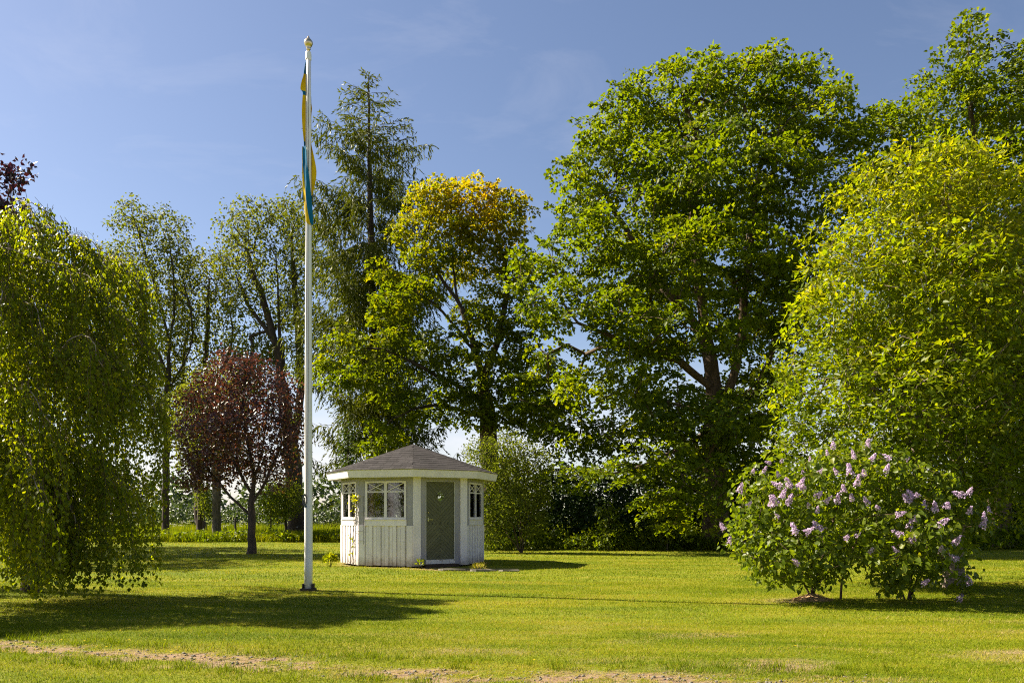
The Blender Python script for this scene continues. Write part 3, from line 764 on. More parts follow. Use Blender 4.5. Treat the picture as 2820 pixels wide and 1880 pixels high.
ORANGE = (
  [(-2.4, 38, 16.48, 2.07, 1.45, 0.83), (-1.03, 37, 15.33, 1.81, 1.41, 1.01), (-4.47, 38, 15.24, 1.14, 1.14, 1.14), (-0.23, 38, 14.72, 0.87, 1.05, 1.24), (-3.85, 37, 13.36, 1.21, 0.93, 0.64), (-5.76, 37, 12.25, 0.85, 0.75, 0.64), (-4.69, 36.5, 11.51, 1.29, 1.12, 0.95), (-5.96, 37, 10.74, 0.72, 0.64, 0.56), (-7.27, 36, 9.12, 1.02, 0.78, 0.55), (-4.43, 36, 9.12, 1.67, 1.19, 0.71), (-1.13, 37, 9.94, 1.81, 1.41, 1.01), (-8.05, 36, 8.04, 0.59, 0.53, 0.47), (-6.3, 35.5, 7.51, 1.74, 1.16, 0.58), (-1.91, 36.5, 8.03, 2.38, 1.64, 0.89), (0.39, 38, 8.51, 1.45, 1.34, 1.24), (-3.64, 36, 6.38, 2.16, 1.47, 0.78), (-0.72, 37, 6.51, 2.21, 1.56, 0.91), (-5.72, 35.5, 4.86, 0.87, 0.87, 0.87), (-2.04, 39, 13.37, 1.49, 1.06, 0.64), (-0.55, 39, 12.95, 0.85, 0.85, 0.85), (-0.93, 37, 13.96, 1.21, 1.11, 1.01), (1.36, 39, 6.15, 1.49, 1.38, 1.27), (-3.64, 38, 16.06, 1.55, 1.21, 0.87), (-1.36, 38, 14.92, 1.76, 1.29, 0.83), (0.19, 38, 13.48, 0.83, 0.98, 1.14), (0.29, 38, 11.0, 1.14, 1.19, 1.24), (-1.83, 39, 11.67, 1.06, 0.9, 0.74)],
  [[(-0.99, 38, -0.0), (-1.12, 38, 5.21), (-1.32, 38, 7.27), (-1.88, 38, 9.75), (-2.61, 38, 11.82), (-2.92, 38, 14.3)], [(-1.32, 38, 7.69), (-0.54, 38, 10.17), (-0.23, 38, 12.65), (-0.74, 38, 14.72)], [(-1.78, 38, 9.34), (-3.54, 37, 11.15), (-4.95, 37, 11.95)], [(-1.26, 38, 6.65), (-3.5, 36.5, 7.84), (-5.8, 36, 8.92), (-7.17, 36, 8.92)], [(-2.4, 38, 11.2), (-3.85, 38, 13.48), (-4.47, 38, 14.92)], [(-1.2, 38, 6.03), (-3.45, 36, 6.38), (-5.33, 35.5, 5.73)]])
POPLAR_A = (
  [(-24.79, 52, 20.47, 1.27, 1.37, 1.47), (-22.67, 52, 19.77, 1.64, 1.56, 1.47), (-25.87, 52, 18.35, 0.99, 1.06, 1.13), (-21.82, 52, 17.64, 1.13, 1.63, 2.12), (-23.94, 52, 16.79, 2.69, 2.41, 2.12), (-22.1, 52, 14.25, 1.41, 1.84, 2.26), (-24.4, 53, 13.05, 1.73, 1.73, 1.73), (-21.68, 52, 19.48, 0.79, 0.79, 0.79), (-23.82, 53, 10.17, 2.6, 2.31, 2.02), (-21.39, 52, 8.02, 1.56, 1.91, 2.26), (-24.4, 53, 7.86, 2.31, 2.02, 1.73)],
  [[(-22.58, 52, 0.0), (-22.41, 52, 9.44), (-22.38, 52, 12.83), (-23.38, 52, 16.79), (-24.65, 52, 20.76)], [(-22.36, 52, 11.7), (-21.96, 52, 15.66), (-22.38, 52, 19.62)], [(-22.38, 52, 10.0), (-23.66, 52, 13.4), (-25.36, 52, 17.36)], [(-22.38, 52, 9.44), (-20.83, 52, 12.83), (-21.39, 52, 16.79)]])
POPLAR_B = (
  [(-16.76, 50, 19.88, 1.5, 1.4, 1.31), (-14.59, 50, 20.15, 1.9, 1.52, 1.14), (-13.55, 50, 18.38, 1.22, 1.7, 2.18), (-17.31, 50, 18.11, 1.14, 1.18, 1.22), (-15.27, 50, 16.75, 2.31, 2.11, 1.9), (-13.22, 50, 14.84, 0.95, 1.56, 2.18), (-16.9, 50, 14.84, 1.36, 1.22, 1.09), (-14.88, 51, 14.28, 1.67, 1.39, 1.11), (-17.85, 50, 17.02, 0.82, 0.82, 0.82), (-15.99, 51, 12.06, 1.94, 1.6, 1.25), (-12.82, 50, 11.58, 1.09, 1.5, 1.9), (-17.1, 51, 10.12, 1.11, 1.11, 1.11)],
  [[(-13.44, 50, -0.0), (-13.61, 50, 3.14), (-13.82, 50, 5.32), (-14.45, 50, 9.67), (-14.99, 50, 12.94), (-16.76, 50, 18.38)], [(-13.82, 50, 5.05), (-13.22, 50, 9.13), (-13.5, 50, 14.57), (-13.77, 50, 18.92)], [(-14.45, 50, 9.67), (-14.59, 50, 14.03), (-14.86, 50, 18.38)], [(-14.8, 50, 11.85), (-16.49, 50, 14.57), (-17.58, 50, 17.29)]])
POPLAR_C = (
  [(-20.6, 54, 18.12, 1.62, 1.43, 1.23), (-21.63, 54, 15.92, 1.62, 1.84, 2.06), (-19.43, 54, 16.21, 1.32, 1.4, 1.47), (-20.45, 54, 13.27, 2.5, 2.28, 2.06), (-21.78, 54, 10.92, 1.62, 1.62, 1.62), (-18.69, 54, 11.22, 1.47, 1.47, 1.47), (-19.87, 54, 9.16, 2.64, 2.06, 1.47), (-16.93, 54, 10.33, 1.76, 1.76, 1.76)],
  [[(-21.04, 54, -0.0), (-21.19, 54, 3.28), (-21.63, 54, 7.4), (-20.75, 54, 11.22), (-20.45, 54, 17.39)], [(-21.48, 54, 6.81), (-22.22, 54, 11.22), (-21.63, 54, 15.62)], [(-21.19, 54, 8.86), (-18.98, 54, 12.68), (-19.28, 54, 16.21)]])
MAROON = (
  [(-9.79, 29.2, 6.63, 1.11, 0.89, 0.67), (-10.9, 29.2, 5.6, 1.11, 0.99, 0.87), (-8.84, 29.2, 5.75, 1.11, 1.05, 0.99), (-8.12, 29.2, 4.56, 0.67, 0.85, 1.03), (-11.46, 29.2, 4.32, 0.87, 0.95, 1.03), (-9.55, 28.5, 4.56, 1.71, 1.36, 1.01), (-10.9, 29.2, 3.21, 1.27, 0.99, 0.72), (-11.7, 29.2, 2.97, 0.56, 0.64, 0.72), (-8.84, 29.2, 3.21, 0.95, 0.86, 0.76), (-9.99, 29.8, 3.57, 0.97, 0.89, 0.81)],
  [[(-9.52, 29.2, 0.0), (-9.5, 29.2, 0.99), (-9.53, 29.2, 1.78)], [(-9.53, 29.2, 1.7), (-9.47, 29.2, 3.05), (-9.79, 29.2, 4.64), (-9.79, 29.2, 6.23)], [(-9.5, 29.2, 1.62), (-8.99, 29.2, 2.73), (-8.36, 29.2, 4.17), (-8.2, 29.2, 5.12)], [(-9.57, 29.2, 1.3), (-10.27, 29.2, 2.1), (-11.06, 29.2, 3.05), (-11.54, 29.2, 4.01)], [(-9.47, 29.2, 2.42), (-9.15, 29.2, 3.69), (-8.91, 29.2, 5.6)], [(-9.63, 29.2, 2.1), (-10.11, 29.2, 3.37), (-10.74, 29.2, 5.28)]])
BEECH = (  # last lobes lie out of view, added to widen its shadow on the lawn
  [(-19.69, 30, 13.38, 1.31, 1.27, 1.22), (-18.71, 30, 13.06, 0.46, 0.38, 0.29), (-19.04, 30, 14.2, 0.46, 0.47, 0.49), (-18.38, 30, 14.44, 0.26, 0.24, 0.23), (-21.0, 30, 10.93, 2.78, 2.61, 2.45), (-21.0, 30, 7.67, 3.1, 2.78, 2.45), (-18.22, 30, 7.18, 2.12, 1.8, 1.47), (-15.44, 30, 6.85, 1.47, 1.31, 1.14), (-22.47, 30, 5.22, 3.1, 2.53, 1.96), (-18.55, 30, 11.59, 0.98, 1.14, 1.31), (-26.7, 37, 12.35, 3.42, 3.12, 2.82), (-24.22, 36, 14.8, 1.57, 1.47, 1.37), (-18.23, 24, 7.46, 1.96, 1.96, 1.96), (-19.19, 26, 10.23, 1.27, 1.2, 1.13)],
  [[(-21.0, 30, -0.0), (-21.0, 30, 4.4), (-21.0, 30, 9.3), (-20.18, 30, 12.57)], [(-21.0, 30, 4.4), (-18.22, 30, 6.36), (-15.44, 30, 6.69)], [(-21.0, 30, 7.67), (-19.2, 30, 11.75), (-18.87, 30, 13.71)]])
SHRUB = (
  [(-0.18, 30, 3.83, 0.98, 0.83, 0.69), (0.56, 30, 3.18, 0.73, 0.79, 0.85), (-0.83, 30, 3.18, 0.73, 0.73, 0.73), (0.31, 30, 2.04, 1.01, 0.98, 0.95), (-0.42, 30, 1.63, 0.73, 0.82, 0.9), (-0.75, 30, 0.57, 0.57, 0.5, 0.42), (0.96, 30, 2.28, 0.49, 0.57, 0.65), (-0.02, 30.5, 2.79, 1.0, 1.0, 1.0), (-1.42, 30.3, 2.46, 0.58, 0.66, 0.74), (-1.08, 30.2, 1.47, 0.74, 0.78, 0.82), (0.88, 30, 3.26, 0.57, 0.61, 0.65), (0.8, 30, 1.3, 0.57, 0.65, 0.73), (-1.26, 30.4, 3.78, 0.58, 0.58, 0.58)],
  [[(0.36, 30, 0.06), (0.23, 30, 1.14), (-0.26, 30, 2.77), (-0.42, 30, 3.91)], [(0.42, 30, 0.04), (0.47, 30, 1.47), (0.64, 30, 3.1)], [(0.49, 30, 0.04), (0.72, 30, 1.3), (1.04, 30, 2.44)], [(0.29, 30, 0.06), (-0.1, 30, 1.3), (-0.75, 30, 2.44), (-1.08, 30, 3.26)], [(0.39, 30, 0.04), (0.33, 30, 1.96), (0.07, 30, 4.08)], [(0.33, 30, 0.06), (-0.26, 30, 0.81), (-0.67, 30, 1.14)], [(0.46, 30, 0.04), (0.59, 30, 1.96), (0.23, 30, 3.42)]])


tree('maple_tree', 'huge round-crowned green maple, the broadest tree, rising behind the dark undergrowth', 'tree', [[(l[0], l[1], l[2], l[3] * .95, l[4] * .93, l[5] * .88) for l in MAPLE[0]], MAPLE[1]], .88, 84, .66, (.165, .15),
     (M['bark_maple'], M['leaf_maple']), .55, 101, flat=.9, thick=.05, stray=.15, seg=.6, r_tip=.014, rmin=.0, keep_in=.27)
tree('maple_tree', 'tall green maple with a spiky top standing behind the bright yellow-green tree', 'tree', TALL, .90, 72, .68, (.175, .16),
     (M['bark_maple'], M['leaf_maple']), .50, 102, flat=.86, thick=.06, seg=.65, r_tip=.010, keep_in=.35)
tree('maple_tree', 'mid-sized maple whose domed top has turned orange, behind the garden house', 'tree', ORANGE, .76, 72, .62, (.165, .15),
     (M['bark_dark'], M['leaf_orange']), .42, 103, flat=.86, thick=.06, seg=.55, r_tip=.010, keep_in=.35,
     tint=lambda p, t, r: t * .62 + np.clip(1.05 - np.hypot((p[:, 0] + 1.6) / 4.2, (p[:, 2] - 15.9) / 3.8), 0, 1) * (.04 + .40 * vnoise(p[:, 0] * .9, p[:, 2] * .9 + p[:, 1] * .6, 12)) + np.clip((p[:, 2] - 8) / 9, 0, 1) * .22)
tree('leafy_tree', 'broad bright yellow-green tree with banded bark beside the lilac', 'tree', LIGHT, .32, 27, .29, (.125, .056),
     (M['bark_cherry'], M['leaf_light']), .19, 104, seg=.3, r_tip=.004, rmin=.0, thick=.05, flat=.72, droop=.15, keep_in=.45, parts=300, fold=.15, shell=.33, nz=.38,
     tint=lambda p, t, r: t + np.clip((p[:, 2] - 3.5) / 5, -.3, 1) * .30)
tree('lilac_bush', 'wide lilac bush with mauve blossom on the lawn', 'bush', LILAC, .20, 13, .17, (.088, .074),
     (M['bark_maple'], M['leaf_lilac']), .055, 105, seg=.2, r_tip=.003, thick=.05, flat=.45, droop=.45, keep_in=.25, tight=.5, parts=300, leaf_shape='heart', fold=.12, shell=.34, nz=.55, stray=.22)
tree('poplar_tree', 'grey-green two-topped poplar behind the weeping birch', 'tree', POPLAR_A, .68, 20, .46, (.19, .13),
     (M['bark_dark'], M['leaf_poplar']), .22, 106, seg=.7, r_tip=.012, thick=.2, flat=.2, droop=.4, nz=1.0, keep_in=.3, pen=1.6)
tree('poplar_tree', 'tall forked poplar directly left of the flagpole', 'tree', POPLAR_B, .66, 21, .46, (.19, .13),
     (M['bark_dark'], M['leaf_poplar']), .52, 107, seg=.7, r_tip=.012, thick=.2, flat=.2, droop=.4, nz=1.0, keep_in=.3, pen=1.6)
tree('poplar_tree', 'lower leaning poplar filling the gap between two taller poplars', 'tree', POPLAR_C, .70, 18, .48, (.20, .14),
     (M['bark_dark'], M['leaf_poplar']), .32, 108, seg=.7, r_tip=.012, thick=.2, flat=.2, droop=.4, nz=1.0, keep_in=.3, pen=1.6,
     tint=lambda p, t, r: t + np.where(r.uniform(0, 1, len(t)) < .15, .35, 0))
tree('maroon_tree', 'small round maroon-leaved tree on a thin trunk, on the lawn', 'tree', MAROON, .37, 19, .33, (.115, .09),
     (M['bark_dark'], M['leaf_maroon']), .135, 109, tint=lambda p, t, r: t + np.where(r.uniform(0, 1, len(t)) < np.clip((5.2 - p[:, 2]) / 5, .02, .4), .5, 0), seg=.4, r_tip=.006, thick=.15, flat=.25, droop=.3, nz=.9, keep_in=.35, pen=1.5)
tree('copper_beech', 'dark purple copper beech behind the weeping birch at the frame edge', 'tree', BEECH, .70, 22, .55, (.20, .15),
     (M['bark_dark'], M['leaf_beech']), .45, 110, seg=.6, r_tip=.010, thick=.14, flat=.5, keep_in=.25)
tree('leafy_shrub', 'many-stemmed grey-green shrub just right of the garden house', 'shrub', SHRUB, .29, 20, .26, (.095, .062),
     (M['bark_maple'], M['leaf_shrub']), .05, 111, seg=.35, r_tip=.004, thick=.12, flat=.3, droop=.1, nz=.9, keep_in=.4, pen=1.5)

# ------------------------------------------------------------------ weeping birch
def weeping_birch():
    r = np.random.default_rng(33)
    base = np.array([-8.75, 14.5, -.05])
    root = empty('weeping_birch', tuple(base), 'weeping birch with hanging curtains of leaves, filling one side', 'tree')
    S = Skel()
    S.add_path([base, (-8.7, 14.5, 1.5), (-8.9, 14.4, 3.2), (-8.8, 14.3, 4.8), (-8.95, 14.2, 5.9)], .3, r, .03)
    trunk_n = S.n
    limbs = []
    def limb(pts):
        j = S.n
        S.add_path(pts, .16, r, .09)
        limbs.append((j, S.n))
    limb([(-8.95, 14.1, 5.9), (-8.96, 14, 6.42), (-8.58, 14, 6.86), (-8.12, 14, 6.69), (-7.66, 14, 6.15), (-7.45, 14, 5.6)])
    limb([(-8.85, 14.2, 5.3), (-8.6, 13, 5.81), (-7.65, 12.6, 5.50), (-6.95, 12.4, 5.26), (-6.75, 12.3, 4.9)])
    limb([(-8.85, 14.3, 4.9), (-7.88, 14.4, 5.66), (-7.43, 14.5, 6.01), (-7.15, 14.5, 6.02), (-6.75, 14.4, 5.58), (-6.6, 14.4, 5.1)])
    limb([(-8.9, 14.3, 3.6), (-8.27, 12.6, 3.78), (-7.14, 12.3, 3.82), (-6.66, 12.1, 4.11), (-6.34, 12, 4.06), (-6.1, 11.9, 3.6)])
    limb([(-8.9, 14.3, 2.6), (-7.7, 13.4, 3.03), (-6.85, 13.3, 3.46), (-6.17, 13.4, 3.54), (-5.95, 13.4, 3.1)])
    limb([(-8.9, 14.3, 2.9), (-7.8, 12.4, 3.3), (-7.0, 11.6, 3.2), (-6.5, 11.2, 2.7)])
    for pts in ([(-8.9, 14.3, 2.2), (-8.2, 12.6, 2.9), (-7.7, 11.7, 2.7), (-7.3, 11.1, 2.1)], [(-8.9, 14.3, 2.4), (-7.6, 12.9, 2.7), (-6.6, 12.3, 2.5), (-6.0, 12.0, 1.9)],
                [(-8.9, 14.3, 2.0), (-7.8, 13.6, 2.5), (-6.8, 13.2, 2.3), (-6.2, 13.0, 1.8)], [(-8.9, 14.3, 3.2), (-9.0, 12.8, 3.8), (-8.6, 11.6, 3.6), (-8.3, 11.0, 3.0)], [(-8.9, 14.3, 3.0), (-9.6, 12.2, 3.8), (-9.6, 10.8, 3.7), (-9.4, 10.1, 3.0)], [(-8.9, 14.3, 2.8), (-9.4, 12.3, 3.4), (-9.0, 10.8, 3.4), (-8.6, 10.1, 2.7)],
                [(-8.9, 14.3, 3.6), (-10.2, 12.6, 4.6), (-10.4, 11.2, 4.5), (-10.3, 10.3, 3.8)],
                [(-8.9, 14.3, 2.0), (-9.2, 12.6, 2.6), (-8.9, 11.5, 2.4), (-8.5, 10.9, 1.9)], [(-8.9, 14.3, 1.9), (-7.9, 13.0, 2.2), (-7.2, 12.4, 2.0), (-6.8, 12.0, 1.6)],
                [(-8.9, 14.3, 4.0), (-8.0, 12.8, 4.7), (-7.3, 12.2, 4.6), (-7.0, 11.9, 4.1)], [(-8.9, 14.3, 3.4), (-7.6, 13.6, 4.3), (-6.8, 13.2, 4.3), (-6.3, 13.0, 3.8)]):
        limb(pts)
    for pts in ([(-8.85, 14.2, 5.2), (-8.0, 13.8, 6.0), (-7.2, 13.5, 6.1), (-6.75, 13.4, 5.5)], [(-8.85, 14.3, 4.6), (-7.7, 13.4, 5.3), (-6.9, 13.0, 5.3), (-6.45, 12.9, 4.7)],
                [(-8.9, 14.3, 5.5), (-8.3, 13.3, 6.5), (-7.8, 12.9, 6.4), (-7.5, 12.7, 5.8)], [(-8.9, 14.3, 4.2), (-7.5, 14.0, 4.9), (-6.7, 13.9, 4.8), (-6.3, 13.8, 4.2)],
                [(-8.9, 14.3, 5.0), (-8.5, 12.8, 5.9), (-8.0, 12.0, 5.8), (-7.7, 11.6, 5.2)], [(-8.9, 14.3, 5.6), (-8.9, 13.2, 6.6), (-8.7, 12.5, 6.5), (-8.5, 12.1, 5.9)],
                [(-8.9, 14.3, 5.2), (-7.9, 14.8, 6.1), (-7.2, 15.0, 6.2), (-6.9, 15.0, 5.6)],
                [(-8.9, 14.3, 1.8), (-7.9, 12.8, 2.2), (-7.3, 12.0, 2.0), (-7.0, 11.5, 1.5)], [(-8.9, 14.3, 1.7), (-7.5, 13.2, 2.0), (-6.9, 12.4, 1.8), (-6.5, 11.9, 1.3)],
                [(-8.9, 14.3, 2.4), (-7.4, 11.9, 2.6), (-6.8, 11.2, 2.3), (-6.4, 10.8, 1.7)], [(-8.9, 14.3, 1.9), (-8.0, 13.0, 1.9), (-7.6, 12.6, 1.6), (-7.4, 12.4, 1.2)]):
        limb(pts)
    n_exp = len(limbs)
    for k in range(30):
        th = r.uniform(0, 2 * np.pi)
        z0 = r.uniform(1.5, 5.9)
        f = np.interp(z0, [1.5, 3.0, 4.5, 5.9], [2.9, 2.8, 2.2, 1.1])
        wide = 1 + .75 * max(0, -math.cos(th - .9))
        reach = f * r.uniform(.62, 1.08) * wide
        d = np.array([math.cos(th), math.sin(th), 0])
        up = r.uniform(.3, .9)
        p0 = np.array([-8.85, 14.3, z0])
        mid = p0 + d * reach * .45 + np.array([0, 0, up])
        m2 = p0 + d * reach * .8 + np.array([0, 0, up * .9])
        end = p0 + d * reach + np.array([0, 0, up * .35 - .25])
        if end[0] > -.442 * end[1]:
            continue
        limb([p0, mid, m2, end])
    rad = S.radii(.010, .13)
    # strands
    P0, OUT, Ln, tn = [], [], [], []
    for li_, (a, b) in enumerate(limbs):
        for i in range(a, b):
            u = (i - a) / max(1, b - a)
            if u < .22:
                continue
            clump = vnoise(np.array([i * .37]), np.array([a * .11]), 5)[0]
            for q in range(int(r.integers(3, 8)) if clump > .50 or S.P[i][2] < 2.7 or (li_ < n_exp and u > .5) else int(r.integers(0, 2))):
                p = S.P[i] + r.normal(0, .07, 3)
                o = S.D[i] * r.uniform(.1, .7) + r.normal(0, .55, 3); o[2] = 0
                P0.append(p); OUT.append(o); tn.append(r.normal(0, .09))
                Ln.append(min(max(.3, p[2] - r.uniform(.12, .55)), (.25 + .75 * vnoise(np.array([i * .31]), np.array([a * .17]), 8)[0]) * r.uniform(.6, 1.0) * r.choice([1.1, 2.9])))
    P0 = np.array(P0); OUT = np.array(OUT); Ln = np.array(Ln); tn = np.array(tn)
    V0, F0 = S.tubes(rad, 0, .3, upto=trunk_n)
    V9, F9 = S.tubes(rad, 0, 0, start=trunk_n)
    # thin hanging twigs: three-sided, followed by the leaves
    ns = len(P0); steps = 4
    s = np.linspace(0, 1, steps + 1)[None, :] * Ln[:, None]
    ph = r.uniform(0, 6.28, ns)[:, None]
    def at(sv):
        e = .30 * (1 - np.exp(-sv / .28))
        x = P0[:, 0:1] + OUT[:, 0:1] * e + .035 * np.sin(sv * 3.1 + ph)
        y = P0[:, 1:2] + OUT[:, 1:2] * e + .035 * np.cos(sv * 2.7 + ph)
        z = P0[:, 2:3] - sv + .10 * np.exp(-((sv - .08) / .1) ** 2)
        return np.stack([x, y, z], -1)
    C = at(s)
    rr = (.004 * (1 - .7 * np.linspace(0, 1, steps + 1)))[None, :, None]
    ang = 2 * np.pi * np.arange(3) / 3
    ring = np.stack([np.cos(ang), np.sin(ang), 0 * ang], 1)
    VV = C[:, :, None, :] + ring[None, None] * rr[..., None]
    k = np.arange(3); k2 = (k + 1) % 3
    f1 = np.concatenate([np.stack([k + 3 * q, k2 + 3 * q, k2 + 3 * q + 3, k + 3 * q + 3], 1) for q in range(steps)])
    FF = (np.arange(ns)[:, None, None] * 3 * (steps + 1) + f1[None]).reshape(-1, 4)
    add('trunk', np_mesh('trunk', V0 - base, F0, M['bark_dark'], smooth=True), root)
    add('limbs', np_mesh('limbs', V9 - base, F9, M['bark_birch'], smooth=True), root)
    add('hanging_twigs', np_mesh('hanging_twigs', VV.reshape(-1, 3) - base, FF, M['bark_maple']), root)
    cnt = np.maximum(3, (Ln * 36).astype(int))
    rep = np.repeat(np.arange(ns), cnt); n = len(rep)
    sv = r.uniform(.02, 1.0, n) * Ln[rep]
    e = .30 * (1 - np.exp(-sv / .28))
    pos = np.stack([P0[rep, 0] + OUT[rep, 0] * e + .035 * np.sin(sv * 3.1 + ph[rep, 0]), P0[rep, 1] + OUT[rep, 1] * e + .035 * np.cos(sv * 2.7 + ph[rep, 0]),
                    P0[rep, 2] - sv], 1)
    az = r.uniform(0, 6.28, n)
    o = np.stack([np.cos(az), np.sin(az), 0 * az], 1)
    pos += o * r.uniform(.01, .07, n)[:, None]
    ax = o * r.uniform(.1, .9, n)[:, None] + np.array([0, 0, -1.])
    nr = o + r.normal(0, .45, (n, 3)) + np.array([0, 0, .35])
    keep = pos[:, 2] > .06
    L_ = .064 * r.uniform(.7, 1.25, n)
    t = np.clip(.45 + tn[rep] + r.normal(0, .18, n), 0, 1)
    pos, ax, nr, L_, t = pos[keep], ax[keep], nr[keep], L_[keep], t[keep]
    V, F, kk = leaf_geo(pos, ax, nr, L_, L_ * .82, .15)
    add('crown', np_mesh('crown', V - base, F, M['leaf_birch'], {'tint': np.repeat(t, kk)}), root)
    STATS['birch'] = (ns, len(pos), S.n)
weeping_birch()

# ------------------------------------------------------------------ spruce
def spruce():
    r = np.random.default_rng(44)
    Y = 44.0
    base = np.array([-7.45, Y, -.05])
    root = empty('spruce_tree', tuple(base), 'tall dark spruce with drooping branches behind the flagpole', 'tree')
    S = Skel()
    S.add_path([base, (-7.5, Y, 5), (-7.6, Y, 10), (-7.75, Y, 16), (-7.85, Y, 21), (-7.9, Y, 25.6)], .5, r, .01)
    tn = S.n
    hz = np.array([2, 5, 8, 11, 14, 16, 18.5, 20.5, 22.5, 24, 25.6]); rl = np.array([2.2, 3.4, 4.6, 4.9, 5.1, 5.2, 4.4, 3.3, 2.3, 1.4, .25])
    pos, ax, nr = [], [], []
    z = 2.4
    while z < 25.3:
        nb = int(r.integers(5, 8))
        for b in range(nb):
            th = r.uniform(0, 6.28)
            length = float(np.interp(z, hz, rl)) * r.uniform(.35, 1.05)
            if r.uniform() < .14: length *= 1.3
            zz = z + r.uniform(-.2, .2)
            i0 = int(np.argmin(np.abs(S.P[:tn, 2] - zz)))
            d = np.array([math.cos(th), math.sin(th), 0])
            sag = .10 + .16 * length / 4
            if z > 20: sag = -.25
            prev = i0; k = max(3, int(length / .28))
            bp = []
            for q in range(1, k + 1):
                u = q / k
                dz = -sag * length * math.sin(u * 2.2) + (.30 * length * max(0, u - .6) ** 1.5 * 2.4)
                p = S.P[i0] + d * length * u + np.array([0, 0, dz]) + r.normal(0, .03, 3)
                prev = S.put(p, prev, q > 1)
                bp.append(p)
            side = np.array([-d[1], d[0], 0])
            for q, p in enumerate(bp):
                u = (q + 1) / k
                if u < .14: continue
                fl = (.25 + .75 * math.sin(min(1, u * 1.1) * 2.6)) * min(1, length / 2.2)
                for sgn in (-1, 1):
                    tl = r.uniform(.45, 1.15) * fl * (1.15 if z < 20 else .8)
                    v = norm(side * sgn * r.uniform(.5, 1) + d * r.uniform(.25, .8) + np.array([0, 0, r.uniform(-.9, -.1) if z < 21 else r.uniform(-.4, .2)]))
                    m = max(2, int(tl / .072))
                    for w in range(m):
                        f = (w + .5) / m * tl
                        pp = p + v * f + np.array([0, 0, -.45 * f * f])
                        pos.append(pp); ax.append(v + r.normal(0, .30, 3) + np.array([0, 0, -.25])); nr.append(r.normal(0, 1, 3))
                for _q in range(2 if z < 22 else 0):      # hanging curtain
                    tl = r.uniform(.3, 1.2) * fl
                    m = max(2, int(tl / .072))
                    v = np.array([r.normal(0, .15), r.normal(0, .15), -1.])
                    for w in range(m):
                        pos.append(p + v * (w + .4) / m * tl); ax.append(v + r.normal(0, .35, 3)); nr.append(r.normal(0, 1, 3))
                pos.append(p); ax.append(d + r.normal(0, .3, 3)); nr.append(r.normal(0, 1, 3))
        z += r.uniform(.32, .56)
    for q in range(40):
        pos.append(np.array([-7.9, Y, 24.2 + q * .04])); ax.append(r.normal(0, .5, 3) + np.array([0, 0, .8])); nr.append(r.normal(0, 1, 3))
    pos, ax, nr = np.array(pos), np.array(ax), np.array(nr)
    n = len(pos)
    rad = S.radii(.010, .30)
    V, F = S.tubes(rad, 0, .4)
    add('trunk', np_mesh('trunk', V - base, F, M['bark_dark'], smooth=True), root)
    V, F, k = leaf_geo(pos, ax, nr, .25 * r.uniform(.7, 1.3, n), .066 * r.uniform(.7, 1.3, n), .1)
    t = np.clip(.42 + r.normal(0, .2, n), 0, 1)
    add('crown', np_mesh('crown', V - base, F, M['needles'], {'tint': np.repeat(t, k)}), root)
    STATS['spruce'] = (n, S.n)
spruce()

# ------------------------------------------------------------------ undergrowth, hedge, far wood, saplings
def bushes(name, lobes, voxel, per, disc, leaf, mat, seed, keep_in=.2, **kw):
    r = np.random.default_rng(seed)
    p, o = crown_points(lobes, voxel, r, .3, keep_in, .08)
    pos, ax, nr, L, W = spray(p, o, r, per, disc, .08, leaf[0], leaf[1], .4, .3, .6)
    k = pos[:, 2] > .02
    pos, ax, nr, L, W = pos[k], ax[k], nr[k], L[k], W[k]
    V, F, k = leaf_geo(pos, ax, nr, L, W, .2)
    t = np.clip(.45 + r.normal(0, .2, len(pos)), 0, 1)
    STATS[name] = len(pos)
    return add(name, np_mesh(name, V, F, mat, {'tint': np.repeat(t, k)}), kind='stuff', **kw)

r_ = np.random.default_rng(70)
hl = []
for x in np.arange(-.6, 34, 1.25):
    hl.append((x, 36.6 + r_.uniform(-.8, .8), 1.1, 1.2, 1.0, r_.uniform(1.0, 1.7)))
    hl.append((x + .5, 39.5 + r_.uniform(-1, 1), 1.8, 1.5, 1.2, r_.uniform(1.0, 1.9) + (.9 if -1 < x < 12 else 0)))
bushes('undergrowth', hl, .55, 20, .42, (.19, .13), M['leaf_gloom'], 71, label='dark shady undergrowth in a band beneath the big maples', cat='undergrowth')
gl = []
for x in np.arange(-1.2, 24, .62):
    gl.append((x, 32.7 + .25 * math.sin(x * 1.3) + r_.uniform(-.3, .3), .12, .55, .6, r_.uniform(.3, .95)))
bushes('ground_cover', gl, .26, 14, .20, (.13, .10), M['leaf_maple'], 72, label='low bright nettles and ground cover along the lawn edge before the undergrowth', cat='ground cover')
fl_ = []
for x in np.arange(-190, 150, 9):
    fl_.append((x + r_.uniform(-3, 3), 165 + r_.uniform(-8, 8), 1.5, 8, 6, r_.uniform(6.5, 10.5)))
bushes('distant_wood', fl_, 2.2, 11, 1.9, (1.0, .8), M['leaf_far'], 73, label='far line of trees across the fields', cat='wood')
ml = []
for x in np.arange(-44, 8, 3.1):
    ml.append((x + r_.uniform(-1, 1), 72 + r_.uniform(-3, 3), 1.0, 2.2, 2.0, r_.uniform(.8, 2.4)))
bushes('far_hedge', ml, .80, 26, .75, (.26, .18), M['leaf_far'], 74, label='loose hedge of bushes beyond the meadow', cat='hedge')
nl = []
for x in np.arange(-24, -4, .8):
    nl.append((x, 42.6 + r_.uniform(-.4, .5), .15, .6, .5, r_.uniform(.25, .55)))
bushes('meadow_weeds', nl, .30, 14, .22, (.15, .11), M['leaf_maple'], 75, label='leafy weeds along the near edge of the tall meadow grass', cat='weeds')
